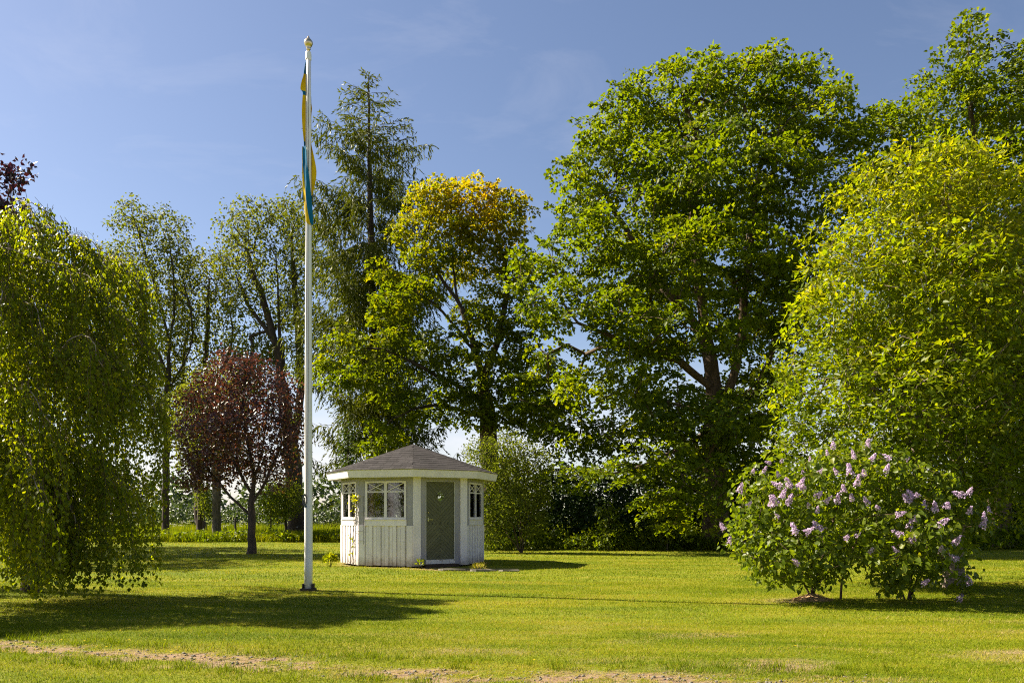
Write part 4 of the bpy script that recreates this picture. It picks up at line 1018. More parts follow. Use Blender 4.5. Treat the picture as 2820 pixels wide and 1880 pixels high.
# umbels of cow parsley
n = 130
cx, cy = r_.uniform(-32, -6, n), r_.uniform(44, 62, n)
cz = r_.uniform(.75, 1.1, n)
m_ = 12
pos = np.repeat(np.stack([cx, cy, cz], 1), m_, 0) + r_.normal(0, 1, (n * m_, 3)) * np.array([.10, .10, .02])
V, F, k = leaf_geo(pos, r_.normal(0, 1, (n * m_, 3)) * np.array([1, 1, .2]), np.tile([[0, 0, 1.]], (n * m_, 1)), .06, .06, .1)
M['umbel'] = leaf_mat('white_umbels', [(0, (.60, .60, .52)), (1, (.75, .74, .68))], trans=.3, tmul=(1, 1, 1))
add('cow_parsley', np_mesh('cow_parsley', V, F, M['umbel'], {'tint': np.repeat(r_.uniform(0, 1, n * m_), k)}), kind='stuff', label='white cow parsley heads above the meadow grass', cat='wildflowers')

n_ = 46
tx = np.concatenate([r_.uniform(-6.5, -3.4, 26), r_.uniform(-5, 6, 20)]); ty = np.concatenate([r_.uniform(7.2, 9.6, 26), r_.uniform(7, 15, 20)])
pos = np.repeat(np.stack([tx, ty, ground_z(tx, ty) + .035], 1), 6, 0); a6 = np.tile(np.arange(6) * math.pi / 3, n_)
V, F, k = leaf_geo(pos, np.stack([np.cos(a6), np.sin(a6), .3 + 0 * a6], 1), np.tile([[0, 0, 1.]], (n_ * 6, 1)), .016, .014, .1)
M['dandelion'] = leaf_mat('dandelion_petals', [(0, (.62, .42, .01)), (1, (.75, .55, .02))], trans=.3, tmul=(1, 1, 1))
add('dandelions', np_mesh('dandelions', V, F, M['dandelion'], {'tint': np.repeat(r_.uniform(0, 1, n_ * 6), k)}), label='scattered little yellow dandelion heads in the turf', cat='wildflowers', kind='stuff')

def sapling(name, label, x, y, h, crown_r, mats, seed, r_base=.05, lean=(0, 0), group=None, cat='tree', zc=.7, vox=.34, leaf=(.13, .10), per=14, disc=.3):
    top = (x + lean[0], y + lean[1], h)
    lobes = [(x + lean[0] * .8, y, h * zc, crown_r, crown_r, h * (1 - zc)), (x + lean[0] * .5 + crown_r * .5, y, h * (zc - .12), crown_r * .6, crown_r * .6, h * .18)]
    return tree(name, label, cat, (lobes, [[(x, y, 0), (x + lean[0] * .3, y, h * .45), top]]), vox, per, disc, leaf, mats, r_base, seed, group=group, seg=.4, r_tip=.006, thick=.12, flat=.35, nz=.8, flare=.25)
sapling('small_tree', 'bare-trunked thin tree left of the pair by the meadow, under the maroon foliage', -18.05, 46.2, 9.0, 1.9, (M['bark_dark'], M['leaf_poplar']), 201, .17, (.2, 0), zc=.72, vox=.55, leaf=(.18, .13), per=16, disc=.42)
sapling('small_tree', 'thicker bare-trunked tree right of the pair by the meadow', -16.85, 45.6, 10.0, 1.9, (M['bark_grey'], M['leaf_poplar']), 202, .24, (-.1, 0), zc=.74, vox=.55, leaf=(.18, .13), per=16, disc=.42)
sapling('sapling', 'slender bright sapling in the meadow behind the maroon tree', -13.9, 46, 3.0, .9, (M['bark_maple'], M['leaf_light']), 203, .035, (.05, 0), zc=.66, leaf=(.12, .09))
sapling('sapling', 'stouter dark sapling in the meadow near the forked poplar trunk', -13.3, 47, 3.6, 1.0, (M['bark_dark'], M['leaf_shrub']), 204, .09, (-.1, 0), zc=.68)
sapling('sapling', 'thin leafless-stemmed sapling between the two bare-trunked trees', -17.6, 45.5, 3.2, .5, (M['bark_dark'], M['leaf_shrub']), 205, .03, (.08, 0), zc=.72)
sapling('young_elder', 'young pale green bush on the lawn edge in front of the undergrowth', 3.95, 32.6, 1.85, .36, (M['bark_grey'], M['leaf_lilac']), 206, .03, zc=.62, cat='bush', vox=.24, per=14, disc=.2)
sapling('young_elder', 'larger young bush on the lawn edge below the lowest maple branches', 6.3, 32.5, 2.2, .7, (M['bark_grey'], M['leaf_lilac']), 207, .03, zc=.58, cat='bush', vox=.26, per=14, disc=.22)
sapling('ivy_clad_tree', 'dark ivy-clad trunk standing behind the garden house roof', -8.3, 40.5, 6.3, .42, (M['bark_dark'], M['leaf_dark']), 208, .12, zc=.60, vox=.34, per=18, disc=.3)

# fence posts at the meadow edge
for i, (x, y, h, lab) in enumerate([(-16.0, 46.2, 1.25, 'weathered fence post in the meadow just left of the maroon tree trunk'), (-12.35, 48.0, 1.2, 'weathered fence post in the meadow beside the stout sapling')]):
    mb = MB()
    mb.bar((0, 0, -.1), (.01, 0, h), .075, 8, .065)
    mb.bar((.01, 0, h), (.01, 0, h + .03), .065, 8, .035)
    o = mb.build('fence_post', M['bark_grey'], label=lab, cat='post', group='fence posts at the meadow edge')
    o.location = (x, y, 0)

# ------------------------------------------------------------------ lilac blossom and the straw mound at its foot
BLOOMS = [(5.23, 13.06, 2.55, 1.0), (5.76, 13.02, 2.55, 1.0), (5.38, 12.61, 2.34, 1.0), (5.6, 12.53, 2.3, 1.0), (5.93, 12.62, 2.33, 1.0), (4.22, 13.16, 2.3, 0.65), (4.07, 12.96, 2.15, 0.65), (4.86, 13.08, 2.3, 0.65), (4.6, 12.68, 2.1, 0.65), (4.89, 12.77, 2.12, 0.65), (5.09, 12.57, 2.1, 0.65), (5.26, 12.49, 2.09, 1.0), (5.45, 12.43, 2.07, 1.0), (5.77, 12.43, 2.11, 1.0), (3.72, 13.13, 1.83, 1.0), (4.2, 12.57, 1.9, 1.0), (4.34, 12.52, 1.89, 1.0), (4.46, 12.49, 1.88, 1.0), (4.53, 12.49, 1.86, 1.0), (4.2, 12.5, 1.73, 1.0), (4.12, 12.53, 1.64, 1.0), (4.28, 12.47, 1.63, 1.0), (4.06, 12.58, 1.59, 1.0), (4.74, 12.48, 1.75, 1.0), (4.9, 12.54, 1.65, 1.0), (5.13, 12.67, 1.66, 1.0), (5.18, 12.53, 1.82, 1.0), (5.35, 12.44, 1.91, 1.0), (5.56, 12.54, 1.63, 1.0), (5.75, 12.63, 1.56, 0.65), (4.75, 12.5, 1.5, 0.65), (4.6, 12.45, 1.59, 0.65), (4.18, 12.57, 1.42, 0.65), (4.31, 12.21, 1.18, 1.0), (4.47, 12.2, 1.19, 1.0), (4.75, 12.34, 1.23, 1.0), (3.55, 13.16, 0.99, 1.0), (3.48, 13.16, 1.22, 1.0), (4.32, 12.16, 0.72, 1.0), (5.06, 12.16, 1.1, 0.65), (5.21, 12.16, 1.14, 0.65), (6.25, 12.68, 1.65, 1.0), (6.32, 12.63, 1.71, 1.0), (6.38, 12.6, 1.75, 0.65), (6.47, 12.6, 1.56, 1.0), (6.62, 12.57, 1.53, 1.0), (6.8, 12.55, 1.58, 1.0), (5.82, 12.16, 1.45, 1.0), (6.02, 12.16, 1.26, 1.0), (5.9, 12.16, 1.14, 1.0), (6.05, 12.16, 1.05, 1.0), (6.47, 12.16, 1.3, 1.0), (6.7, 12.16, 1.02, 1.0), (6.51, 12.16, 0.92, 1.0), (5.83, 12.16, 0.9, 0.65), (5.41, 12.16, 0.89, 0.65), (7.27, 12.76, 1.48, 1.0), (7.04, 12.58, 1.76, 1.0), (7.22, 12.68, 1.79, 1.0), (7.48, 12.76, 1.27, 1.0), (7.53, 12.81, 1.4, 0.65), (7.83, 13.16, 1.49, 0.65), (6.91, 12.47, 0.76, 1.0), (6.36, 12.42, 0.4, 1.0), (7.31, 12.81, 0.38, 1.0), (7.33, 13.16, 0.08, 1.0), (3.78, 12.88, 1.6, 0.65), (4.22, 12.7, 2.06, 0.65), (3.96, 13.2, 2.14, 0.65), (6.13, 12.16, 1.37, 0.65), (5.32, 12.55, 1.69, 0.65), (6.47, 13.15, 2.34, 0.65), (4.42, 13.16, 2.31, 0.65), (5.08, 12.92, 2.41, 0.65)]

lilac = bpy.data.objects['lilac_bush']
bvar = []
for q in range(5):
    r = np.random.default_rng(300 + q)
    n = 95
    u = r.uniform(0, 1, n)
    rad = .052 * (1 - u) ** .7 * np.sqrt(r.uniform(.25, 1, n)) + .006
    a = r.uniform(0, 6.28, n)
    pos = np.stack([rad * np.cos(a), rad * np.sin(a), u * .17 - .02], 1)
    d = np.stack([np.cos(a), np.sin(a), .5 + 0 * a], 1) + r.normal(0, .4, (n, 3))
    V, F, k = leaf_geo(pos, np.cross(d, r.normal(0, 1, (n, 3))), d, .028, .028, .1)
    bvar.append(np_mesh('blossom', V, F, M['blossom'], {'tint': np.repeat(np.clip(r.normal(.5, .28, n), 0, 1), k)}))
for i, (x, y, z, sc) in enumerate(BLOOMS):
    o = add('blossom', bvar[i % 5], lilac)
    o.location = Vector((x * .99, y - .18, z - .04)) - lilac.location
    o.rotation_euler = (random.uniform(-.3, 1.3), random.uniform(-1.0, 1.0), random.uniform(0, 6.28))
    o.scale = [sc * random.uniform(.8, 1.15)] * 3
    o.visible_shadow = True
r = np.random.default_rng(310)
n = 900
a = r.uniform(0, 6.28, n); q = np.sqrt(r.uniform(0, 1, n))
p0 = np.stack([5.0 + .30 * q * np.cos(a), 13.3 + .24 * q * np.sin(a), .09 * (1 - q) ** 1.2], 1)
d = np.stack([np.cos(a) * .7, np.sin(a) * .7, -.4 - .5 * q], 1) + r.normal(0, .3, (n, 3))
V, F, k = leaf_geo(p0 + np.array([0, 0, .03]), d, r.normal(0, 1, (n, 3)), r.uniform(.06, .18, n), .009, .1)
mound = empty('straw_mound', (5.0, 13.3, 0), 'straw and soil heaped round the lilac stump', 'mound')
mbm = MB(); mbm.lathe([(.36, -.03), (.27, .02), (.17, .05), (.09, .09), (.04, .11)], 12)
mbm.build('heap', M['stump'], mound, smooth=True)
o = add('straw', np_mesh('straw', V - np.array([5.0, 13.3, 0]), F, M['stump'], {'tint': np.zeros(len(V))}), mound)
o['kind'] = 'stuff'

# ------------------------------------------------------------------ garden house
house = empty('garden_house', GZ, 'white and grey octagonal garden house with dark shingle roof', 'garden house')
to_cam = Vector((-GZ.x, -GZ.y, 0)).normalized()
A0 = math.atan2(to_cam.y, to_cam.x)
RW, RE = 2.10, 2.50
WT = 2.52          # top of the walls
Zv = Vector((0, 0, 1))
def corner(k, r=RW, z=0):
    a = A0 + R(45) * k
    return Vector((r * math.cos(a), r * math.sin(a), z))
# facet k runs from corner k-1 to corner k seen from outside left to right when k grows anticlockwise
class Facet:
    def __init__(s, k):
        a, b = corner(k - 1), corner(k)
        s.o = a; s.u = (b - a).normalized(); s.w = (b - a).length
        s.n = s.u.cross(Zv).normalized()
        if s.n.dot(a + b) < 0:
            s.n = -s.n
    def p(s, t, z, d=0):
        return s.o + s.u * t + Zv * z + s.n * d
    def box(s, mb, t0, t1, z0, z1, d0, d1, mi=0):
        mb.box8([s.p(t0, z0, d1), s.p(t1, z0, d1), s.p(t1, z0, d0), s.p(t0, z0, d0), s.p(t0, z1, d1), s.p(t1, z1, d1), s.p(t1, z1, d0), s.p(t0, z1, d0)], mi)
    def prism(s, mb, poly, d0, d1, mi=0):
        n = len(poly)
        vs = [s.p(t, z, d1) for t, z in poly] + [s.p(t, z, d0) for t, z in poly]
        mb.poly(vs, [tuple(range(n)), tuple(range(2 * n - 1, n - 1, -1))] + [(k, n + k, n + (k + 1) % n, (k + 1) % n) for k in range(n)], mi)
FW = 2 * RW * math.sin(R(22.5))
# facet 1 (corner 0 -> 1) is seen to the right of the front corner: the door; facet 0 to its left: the big window
mb = MB()
ring = [corner(k, RW - .02) for k in range(8)]
mb.poly([v + Zv * .04 for v in ring] + [v + Zv * .14 for v in ring], [tuple(range(7, -1, -1)), tuple(range(8, 16))] + [(k, (k + 1) % 8, 8 + (k + 1) % 8, 8 + k) for k in range(8)])
mb.build('floor', M['brown_wood'], house)
W0, W1 = .125 * FW, .875 * FW
Z_AP0, Z_AP1, Z_W0, Z_TR, Z_W1 = 1.13, 1.285, 1.31, 2.055, 2.345
DOOR = 1
for k in range(8):
    f = Facet(k)
    mb = MB()
    if k == DOOR:
        f.box(mb, .13 * FW, .23 * FW, .05, WT, -.06, 0)
        f.box(mb, .77 * FW, .87 * FW, .05, WT, -.06, 0)
        f.box(mb, .23 * FW, .77 * FW, 2.345, WT, -.06, 0)
        wall = mb.build('wall', M['grey'], house)
        mb = MB()
        f.box(mb, 0, .23 * FW, .14, WT, -.10, -.062)
        f.box(mb, .77 * FW, FW, .14, WT, -.10, -.062)
        f.box(mb, .23 * FW, .77 * FW, 2.36, WT, -.10, -.062)
        mb.build('lining', M['brown_wood'], wall)
        for t0, t1 in ((0.0, .128), (.872, 1.0)):
            mb = MB(); f.box(mb, t0 * FW, t1 * FW, .035, WT, -.06, .045)
            mb.build('post', M['white'], house)
        continue
    # upper wall round the window, white boards below
    f.box(mb, 0, W0, Z_AP0, WT, -.06, 0)
    f.box(mb, W1, FW, Z_AP0, WT, -.06, 0)
    f.box(mb, W0, W1, Z_W1, WT, -.06, 0)
    f.box(mb, W0, W1, Z_AP0, Z_W0, -.06, -.004)
    wall = mb.build('wall', M['grey'], house)
    mb = MB()
    f.box(mb, 0, W0 - .01, .14, WT, -.10, -.062); f.box(mb, W1 + .01, FW, .14, WT, -.10, -.062)
    f.box(mb, W0 - .01, W1 + .01, .14, Z_W0 - .01, -.10, -.062); f.box(mb, W0 - .01, W1 + .01, Z_W1 + .01, WT, -.10, -.062)
    mb.build('lining', M['brown_wood'], wall)
    mb = MB(); f.box(mb, 0, FW, .05, Z_AP0 - .002, -.06, -.028)
    mb.build('backing', M['dark_wood'], wall)
    # lower boards, proud and recessed by turns
    edges = [0.0, .118]
    x = .118; wide = False
    while x < .86:
        x += (.082 if wide else .064) * random.uniform(.94, 1.06); wide = not wide
        edges.append(min(x, .882))
    edges[-1] = .882; edges.append(1.0)
    for i in range(len(edges) - 1):
        a_, b_ = edges[i] * FW, edges[i + 1] * FW
        pr = .016 if i % 2 == 0 else -.004
        mb = MB(); f.box(mb, a_ + .0075, b_ - .0075, .035 + random.uniform(-.008, .012), Z_AP0, -.026, pr)
        mb.build('plank', M['white'], wall)
    # window
    mb = MB()
    f.box(mb, W0, W0 + .055, Z_W0, Z_W1, -.05, .022); f.box(mb, W1 - .055, W1, Z_W0, Z_W1, -.05, .022)
    f.box(mb, W0 + .055, W1 - .055, Z_W1 - .045, Z_W1, -.05, .022); f.box(mb, W0 + .055, W1 - .055, Z_W0, Z_W0 + .05, -.05, .022)
    win = mb.build('window', M['white'], house)
    mid = (W0 + W1) / 2
    mb = MB(); f.box(mb, mid - .038, mid + .038, Z_W0 + .05, Z_W1 - .045, -.05, .018); mb.build('mullion', M['white'], win)
    for s0, s1 in ((W0 + .055, mid - .038), (mid + .038, W1 - .055)):
        mb = MB(); f.box(mb, s0, s1, Z_TR - .014, Z_TR + .014, -.03, .006); mb.build('transom', M['white'], win)
        z0, z1 = Z_TR + .014, Z_W1 - .045
        for dd, (pa, pb) in enumerate((((s0, z0), (s1, z1)), ((s0, z1), (s1, z0)))):
            ux, uz = pb[0] - pa[0], pb[1] - pa[1]; l = math.hypot(ux, uz); px, pz = -uz / l * .009, ux / l * .009
            mb = MB(); f.prism(mb, [(pa[0] - px, pa[1] - pz), (pb[0] - px, pb[1] - pz), (pb[0] + px, pb[1] + pz), (pa[0] + px, pa[1] + pz)], -.024 + dd * .004, -.004 + dd * .006)
            mb.build('glazing_bar', M['white'], win)
        mb = MB(); f.box(mb, s0, s0 + (s1 - s0) * (.58 if k == 2 else .27), Z_W0 + .03, Z_W1 - .02, -.150, -.104); mb.build('casing', M['brown_wood'], win)
        mb = MB(); f.box(mb, s0, s1, Z_W0 + .05, Z_TR - .014, -.018, -.014); mb.build('pane', M['glass'], win)
        mb = MB(); f.box(mb, s0, s1, z0, z1, -.036, -.032); mb.build('pane', M['glass'], win)
    mb = MB(); f.box(mb, W0 - .015, W1 + .015, Z_AP0, Z_AP1, .001, .030); f.box(mb, W0 - .012, W1 + .012, Z_AP1, Z_W0 - .003, .001, .050)
    mb.build('sill', M['white'], win)

# door with planks laid to points
f = Facet(DOOR)
D0, D1, DZ0, DZ1 = .237 * FW, .763 * FW, .20, 2.335
def half(poly, n_, c_):
    out = []
    for i in range(len(poly)):
        a, b = poly[i], poly[(i + 1) % len(poly)]
        da, db = a[0] * n_[0] + a[1] * n_[1] - c_, b[0] * n_[0] + b[1] * n_[1] - c_
        if da <= 0: out.append(a)
        if (da <= 0) != (db <= 0):
            t = da / (da - db); out.append((a[0] + t * (b[0] - a[0]), a[1] + t * (b[1] - a[1])))
    return out
def minus_diamond(poly, c, r):
    res, rest = [], poly
    for sx_, sz_ in ((1, 1), (1, -1), (-1, 1), (-1, -1)):
        n_ = (sx_ / r, sz_ / (r * 1.08)); c_ = n_[0] * c[0] + n_[1] * c[1] + 1
        outp = half(rest, (-n_[0], -n_[1]), -c_)
        if len(outp) > 2: res.append(outp)
        rest = half(rest, n_, c_)
        if len(rest) < 3: break
    return res
WIN_C = ((D0 + D1) / 2, 1.93); WIN_R = .165
mb = MB()
for q in minus_diamond([(D0, DZ0), (D1, DZ0), (D1, DZ1), (D0, DZ1)], WIN_C, WIN_R): f.prism(mb, q, -.058, -.034)
door = mb.build('door', M['dark_wood'], house)
mb = MB()
f.box(mb, .226 * FW, .237 * FW, .16, 2.345, -.058, .012); f.box(mb, .763 * FW, .774 * FW, .16, 2.345, -.058, .012)
f.box(mb, .237 * FW, .763 * FW, 2.336, 2.352, -.058, .012)
mb.build('door_frame', M['soffit'], house)
def clip(poly, ax, val, keep_less):
    out = []
    for i in range(len(poly)):
        a, b = poly[i], poly[(i + 1) % len(poly)]
        ia = (a[ax] <= val) if keep_less else (a[ax] >= val); ib = (b[ax] <= val) if keep_less else (b[ax] >= val)
        if ia: out.append(a)
        if ia != ib:
            t = (val - a[ax]) / (b[ax] - a[ax]); out.append((a[0] + t * (b[0] - a[0]), a[1] + t * (b[1] - a[1])))
    return out
dm = (D0 + D1) / 2; hw = (D1 - D0) / 2; zc = 1.18
for sx in (-1, 1):
    for sz in (-1, 1):
        H = (DZ1 - zc) if sz > 0 else (zc - DZ0)
        v = -hw
        while v < H + hw:
            # band  v < z' - x' < v + .105  in quadrant coordinates (x' from the middle outward, z' away from the middle height)
            band = [(0, v + .009), (hw, v + hw + .009), (hw, v + hw + .105), (0, v + .105)]
            q = clip(clip(band, 1, .003, False), 1, H - .002, True)
            q = clip(q, 0, .003, False) if q else q
            v += .105
            if len(q) < 3: continue
            poly = [(dm + sx * x_, zc + sz * z_) for x_, z_ in q]
            if (sx * sz) < 0: poly = poly[::-1]
            # leave the diamond window free: planks that cross it are split either side
            mb = MB(); fr = -.014 + random.uniform(-.001, .002)
            for q in minus_diamond(poly, WIN_C, WIN_R): f.prism(mb, q, -.034, fr)
            if mb.v: mb.build('plank', M['door_green'], door)
mb = MB()
c = WIN_C
o_, i_ = WIN_R + .015, WIN_R - .022
dia = lambda r_: [(c[0], c[1] - r_ * 1.08), (c[0] + r_, c[1]), (c[0], c[1] + r_ * 1.08), (c[0] - r_, c[1])]
od, idm = dia(o_), dia(i_)
for q in range(4):
    f.prism(mb, [od[q], od[(q + 1) % 4], idm[(q + 1) % 4], idm[q]], -.030, -.002)
dw = mb.build('diamond_window', M['door_green'], door)
mb = MB(); f.prism(mb, idm, -.020, -.012); mb.build('pane', M['glass'], dw)
mb = MB(); mb.bar(f.p(D0 + .07, 1.30, -.022), f.p(D0 + .07, 1.30, .03), .012, 8); mb.bar(f.p(D0 + .07, 1.30, .026), f.p(D0 + .19, 1.295, .026), .009, 6)
f.box(mb, D0 + .055, D0 + .085, 1.25, 1.35, -.022, -.012)
mb.build('handle', metal_mat('steel', (.7, .68, .64), .25), door)
mb = MB(); mb.bar(f.p(D0 + .07, 1.49, -.022), f.p(D0 + .07, 1.49, .004), .020, 10); mb.build('lock', M['gold'], door)
mb = MB(); f.box(mb, .232 * FW, .768 * FW, .085, .198, -.10, .035); mb.build('threshold', M['worn_white'], house)
mb = MB(); f.box(mb, .20 * FW, .80 * FW, -.03, .075, -.05, .20); mb.build('door_step', M['dark_wood'], house)

# roof
ZE, ZP = 2.63, 3.50
mb = MB()
ec = [corner(k, RE, ZE) for k in range(8)]; ap = Vector((0, 0, ZP))
mb.poly(ec + [ap], [(k, (k + 1) % 8, 8) for k in range(8)])
mb.poly([corner(k, RE - .02, ZE - .17) for k in range(8)], [tuple(range(7, -1, -1))], 1)
roof = mb.build('roof', [M['felt'], M['soffit']], house)
for k in range(8):
    a, b = corner(k - 1, 1, 0), corner(k, 1, 0)
    f4 = []
    for z, r0, r1 in ((ZE - .195, RE - .062, RE - .030), (ZE + .018, RE - .012, RE + .022)):
        f4 += [a * r1 + Zv * z, b * r1 + Zv * z, b * r0 + Zv * z, a * r0 + Zv * z]
    mb = MB(); mb.box8(f4); mb.build('fascia', M['white'], house)
rear = MB()
ROWS = 13
for k in range(8):
    a, b = corner(k - 1, RE + .035, ZE + .006), corner(k, RE + .035, ZE + .006)
    mid = (a + b) / 2; up = (ap + Zv * .012 - mid); sl = up.length; up = up / sl; u = (b - a).normalized(); hwid = (b - a).length / 2
    nrm = u.cross(up).normalized()
    if nrm.z < 0: nrm = -nrm
    visible = k in (7, 0, 1, 2)
    for i in range(ROWS):
        v0, v1 = sl * i / ROWS - .0, sl * (i + 1) / ROWS + .03
        v1 = min(v1, sl - .001)
        w0 = hwid * (1 - v0 / sl)
        x = -w0 - random.uniform(.02, .3)
        while x < w0:
            wd = random.choice((.26, .31, .34))
            x0, x1 = max(x, -w0) + .004, min(x + wd, w0) - .004
            x += wd
            if x1 - x0 < .03: continue
            wv = hwid * (1 - v1 / sl)
            t0, t1 = min(max(x0, -wv), wv), min(max(x1, -wv), wv)
            if t1 - t0 < .004: t1 = t0 + .004
            dv = random.uniform(-.022, .022) if i else -.004
            base = mid + nrm * .002
            lo_, hi_ = .011 + random.uniform(0, .004), .005
            pts = [base + u * x0 + up * (v0 + dv), base + u * x1 + up * (v0 + dv), base + u * t1 + up * v1, base + u * t0 + up * v1]
            top = [pts[0] + nrm * lo_, pts[1] + nrm * lo_, pts[2] + nrm * hi_, pts[3] + nrm * hi_]
            mb = MB() if visible else rear
            mb.box8(pts + top)
            if visible: mb.build('shingle', M['felt'], roof)
rs = rear.build('rear_shingles', M['felt'], roof); rs['kind'] = 'stuff'

# ------------------------------------------------------------------ trellis, climber, small plants, stones by the house
cw = corner(-1)                                         # the corner between the big window and the sunlit side
fa, fb = Facet(-1), Facet(0)
mb = MB()
for z in (.72, .98, 1.24, 1.50):
    pa, pm, pb = fa.p(FW - .30, z, .06), cw + (fa.n + fb.n).normalized() * .075 + Zv * z, fb.p(.17, z, .06)
    mb.bar(pa, pm, .0055, 5); mb.bar(pm, pb, .0055, 5)
for z0, z1, p in ((.72, 1.28, (fa, FW - .30)), (.60, 1.95, (fb, .17))):
    mb.bar(p[0].p(p[1], z0, .06), p[0].p(p[1], z1, .06), .0055, 5)
tr = mb.build('trellis', M['wire'], label='thin dark wire trellis round the sunny corner of the garden house', cat='trellis')
tr.location = GZ
vine = empty('climbing_vine', GZ + fa.p(FW - .55, 0, .12), 'yellow-leaved vine climbing the sunny side of the garden house', 'vine')
off = Vector(vine.location) - GZ
r = np.random.default_rng(90)
mb = MB(); tips = []
for q in range(5):
    t = FW - .75 + .13 * q; z = 0; prev = fa.p(t, 0, .10)
    while z < (1.9 if q > 1 else .8):
        z += .13; t += float(r.normal(.012, .035)); t = min(t, FW - .03)
        cur = fa.p(t, z, .045 + float(r.uniform(0, .03)))
        mb.bar(prev - off, cur - off, .006, 4); prev = cur
        if z > 1.45 or r.uniform() < .12: tips.append(cur)
for q in range(4):
    c0 = fa.p(FW - .45 + q * .09, 1.9, .05); d = fb.u * r.uniform(.1, .5) + Zv * r.uniform(-.2, .15) + fa.n * .1 + fa.u * r.uniform(-.3, .2)
    mb.bar(c0 - off, c0 + d - off, .005, 4)
    for e in np.linspace(.2, 1, 5): tips.append(c0 + d * float(e))
mb.build('stem', M['bark_maple'], vine)
tp = np.repeat(np.array([list(t - off) for t in tips]), 3, 0) + r.normal(0, .045, (len(tips) * 3, 3))
nn_ = len(tp)
V, F, k = leaf_geo(tp, r.normal(0, 1, (nn_, 3)) + np.array([0, 0, -.4]), r.normal(0, .6, (nn_, 3)) + np.array(list(fa.n)), .085 * r.uniform(.7, 1.3, nn_), .07, .15)
add('leaves', np_mesh('leaves', V, F, M['leaf_light'], {'tint': np.repeat(np.clip(r.normal(.85, .15, nn_), 0, 1), k)}), vine)['kind'] = 'stuff'

def small_plant(name, label, x, y, rad, h, mat, seed, n=260, leaf=(.09, .05), cat='plant'):
    r = np.random.default_rng(seed)
    root = empty(name, (x, y, 0), label, cat)
    mb = MB()
    for q in range(9):
        a = r.uniform(0, 6.28); mb.bar((0.02 * math.cos(a), .02 * math.sin(a), -.03), (rad * .7 * math.cos(a), rad * .7 * math.sin(a), h * r.uniform(.5, .9)), .006, 4, .003)
    mb.build('stem', M['bark_maple'], root)
    d = norm(r.normal(size=(n, 3))); d[:, 2] = np.abs(d[:, 2])
    q = r.uniform(.35, 1, n) ** .5
    pos = d * q[:, None] * np.array([rad, rad, h * .62]) + np.array([0, 0, h * .35])
    V, F, k = leaf_geo(pos, d + r.normal(0, .4, (n, 3)) + np.array([0, 0, .3]), r.normal(0, .5, (n, 3)) + np.array([0, 0, .8]), leaf[0] * r.uniform(.7, 1.3, n), leaf[1], .15)
    add('foliage', np_mesh('foliage', V, F, mat, {'tint': np.repeat(np.clip(r.normal(.7, .2, n), 0, 1), k)}), root)['kind'] = 'stuff'
small_plant('small_bush', 'little bright green bush at the foot of the garden house, by its sunlit wall', -5.0, 22.0, .20, .36, M['leaf_light'], 91, 420, (.075, .042))
small_plant('weed', 'small green weed growing against the front corner of the garden house', -2.45, 21.35, .11, .24, M['leaf_lilac'], 92, 60, (.08, .04))
small_plant('weed', 'dry straw-coloured tuft among the flat stones before the door', -.85, 20.35, .15, .15, M['blade'], 93, 90, (.13, .012))
for i, (x, y, a, b, lab) in enumerate([(-1.55, 20.55, .42, .16, 'flat grey stone sunk in the turf before the door, nearest the door step'), (-.72, 20.28, .36, .13, 'flat grey stone sunk in the turf, in the middle of three'),
                                       (-.05, 20.2, .30, .12, 'flat grey stone sunk in the turf, farthest out from the door')]):
    r = np.random.default_rng(400 + i); mb = MB(); n = 11
    ring = [(x, y) for x, y in ((a * math.cos(2 * math.pi * q / n) * r.uniform(.8, 1.1), b * math.sin(2 * math.pi * q / n) * r.uniform(.8, 1.15)) for q in range(n))]
    mb.poly([(p, q, -.04) for p, q in ring] + [(p * .94, q * .92, .035 + r.uniform(-.008, .008)) for p, q in ring], [tuple(range(n, 2 * n))] + [(q, (q + 1) % n, n + (q + 1) % n, n + q) for q in range(n)])
    o = mb.build('flat_stone', M['stone'], label=lab, cat='stone', group='flat stones before the door')
    o.location = (x, y, 0)

# ------------------------------------------------------------------ flagpole and pennant
PX, PY = -3.82, 15.0
pole = empty('flagpole', (PX, PY, 0), 'tall white flagpole with a gilded onion knob', 'flagpole')
def pr(z):
    return .077 - .031 * max(0, z - 1) / 9
mb = MB(); mb.lathe([(pr(z), z) for z in (.0, .5, 1, 2, 3, 4, 5, 6, 7, 8, 9, 10.02)], 20); mb.build('mast', M['pole'], pole, smooth=True)
mb = MB(); mb.lathe([(.053, 9.94), (.056, 9.96), (.056, 10.05), (.048, 10.09), (.03, 10.10)], 16); mb.build('cap', M['pole'], pole)
mb = MB(); mb.lathe([(.022, 10.10), (.026, 10.13), (.045, 10.15), (.030, 10.17), (.06, 10.20), (.082, 10.25), (.080, 10.285), (.055, 10.32), (.030, 10.345), (.016, 10.375), (.004, 10.40)], 18)
mb.build('knob', M['gold'], pole, smooth=True)
mb = MB(); mb.box(-.13, .13, -.10, .10, -.02, .045); mb.box(-.10, -.085, -.08, .08, .045, .13); mb.box(.085, .10, -.08, .08, .045, .13)
mb.bar((-.11, 0, .09), (.11, 0, .09), .012, 8); mb.build('base_plate', M['iron'], pole)
mb = MB()
zz = np.linspace(1.75, 9.95, 30)
for i in range(29):
    for dx, dy in ((.012, -.004), (-.03, -.006)):
        sway = lambda z: .006 * math.sin(z * 1.7 + dx * 40)
        mb.bar((dx + sway(zz[i]), -pr(zz[i]) - dy * 0 - .006, zz[i]), (dx + sway(zz[i + 1]), -pr(zz[i + 1]) - .006, zz[i + 1]), .005, 5)
mb.build('rope', M['rope'], pole)
mb = MB()
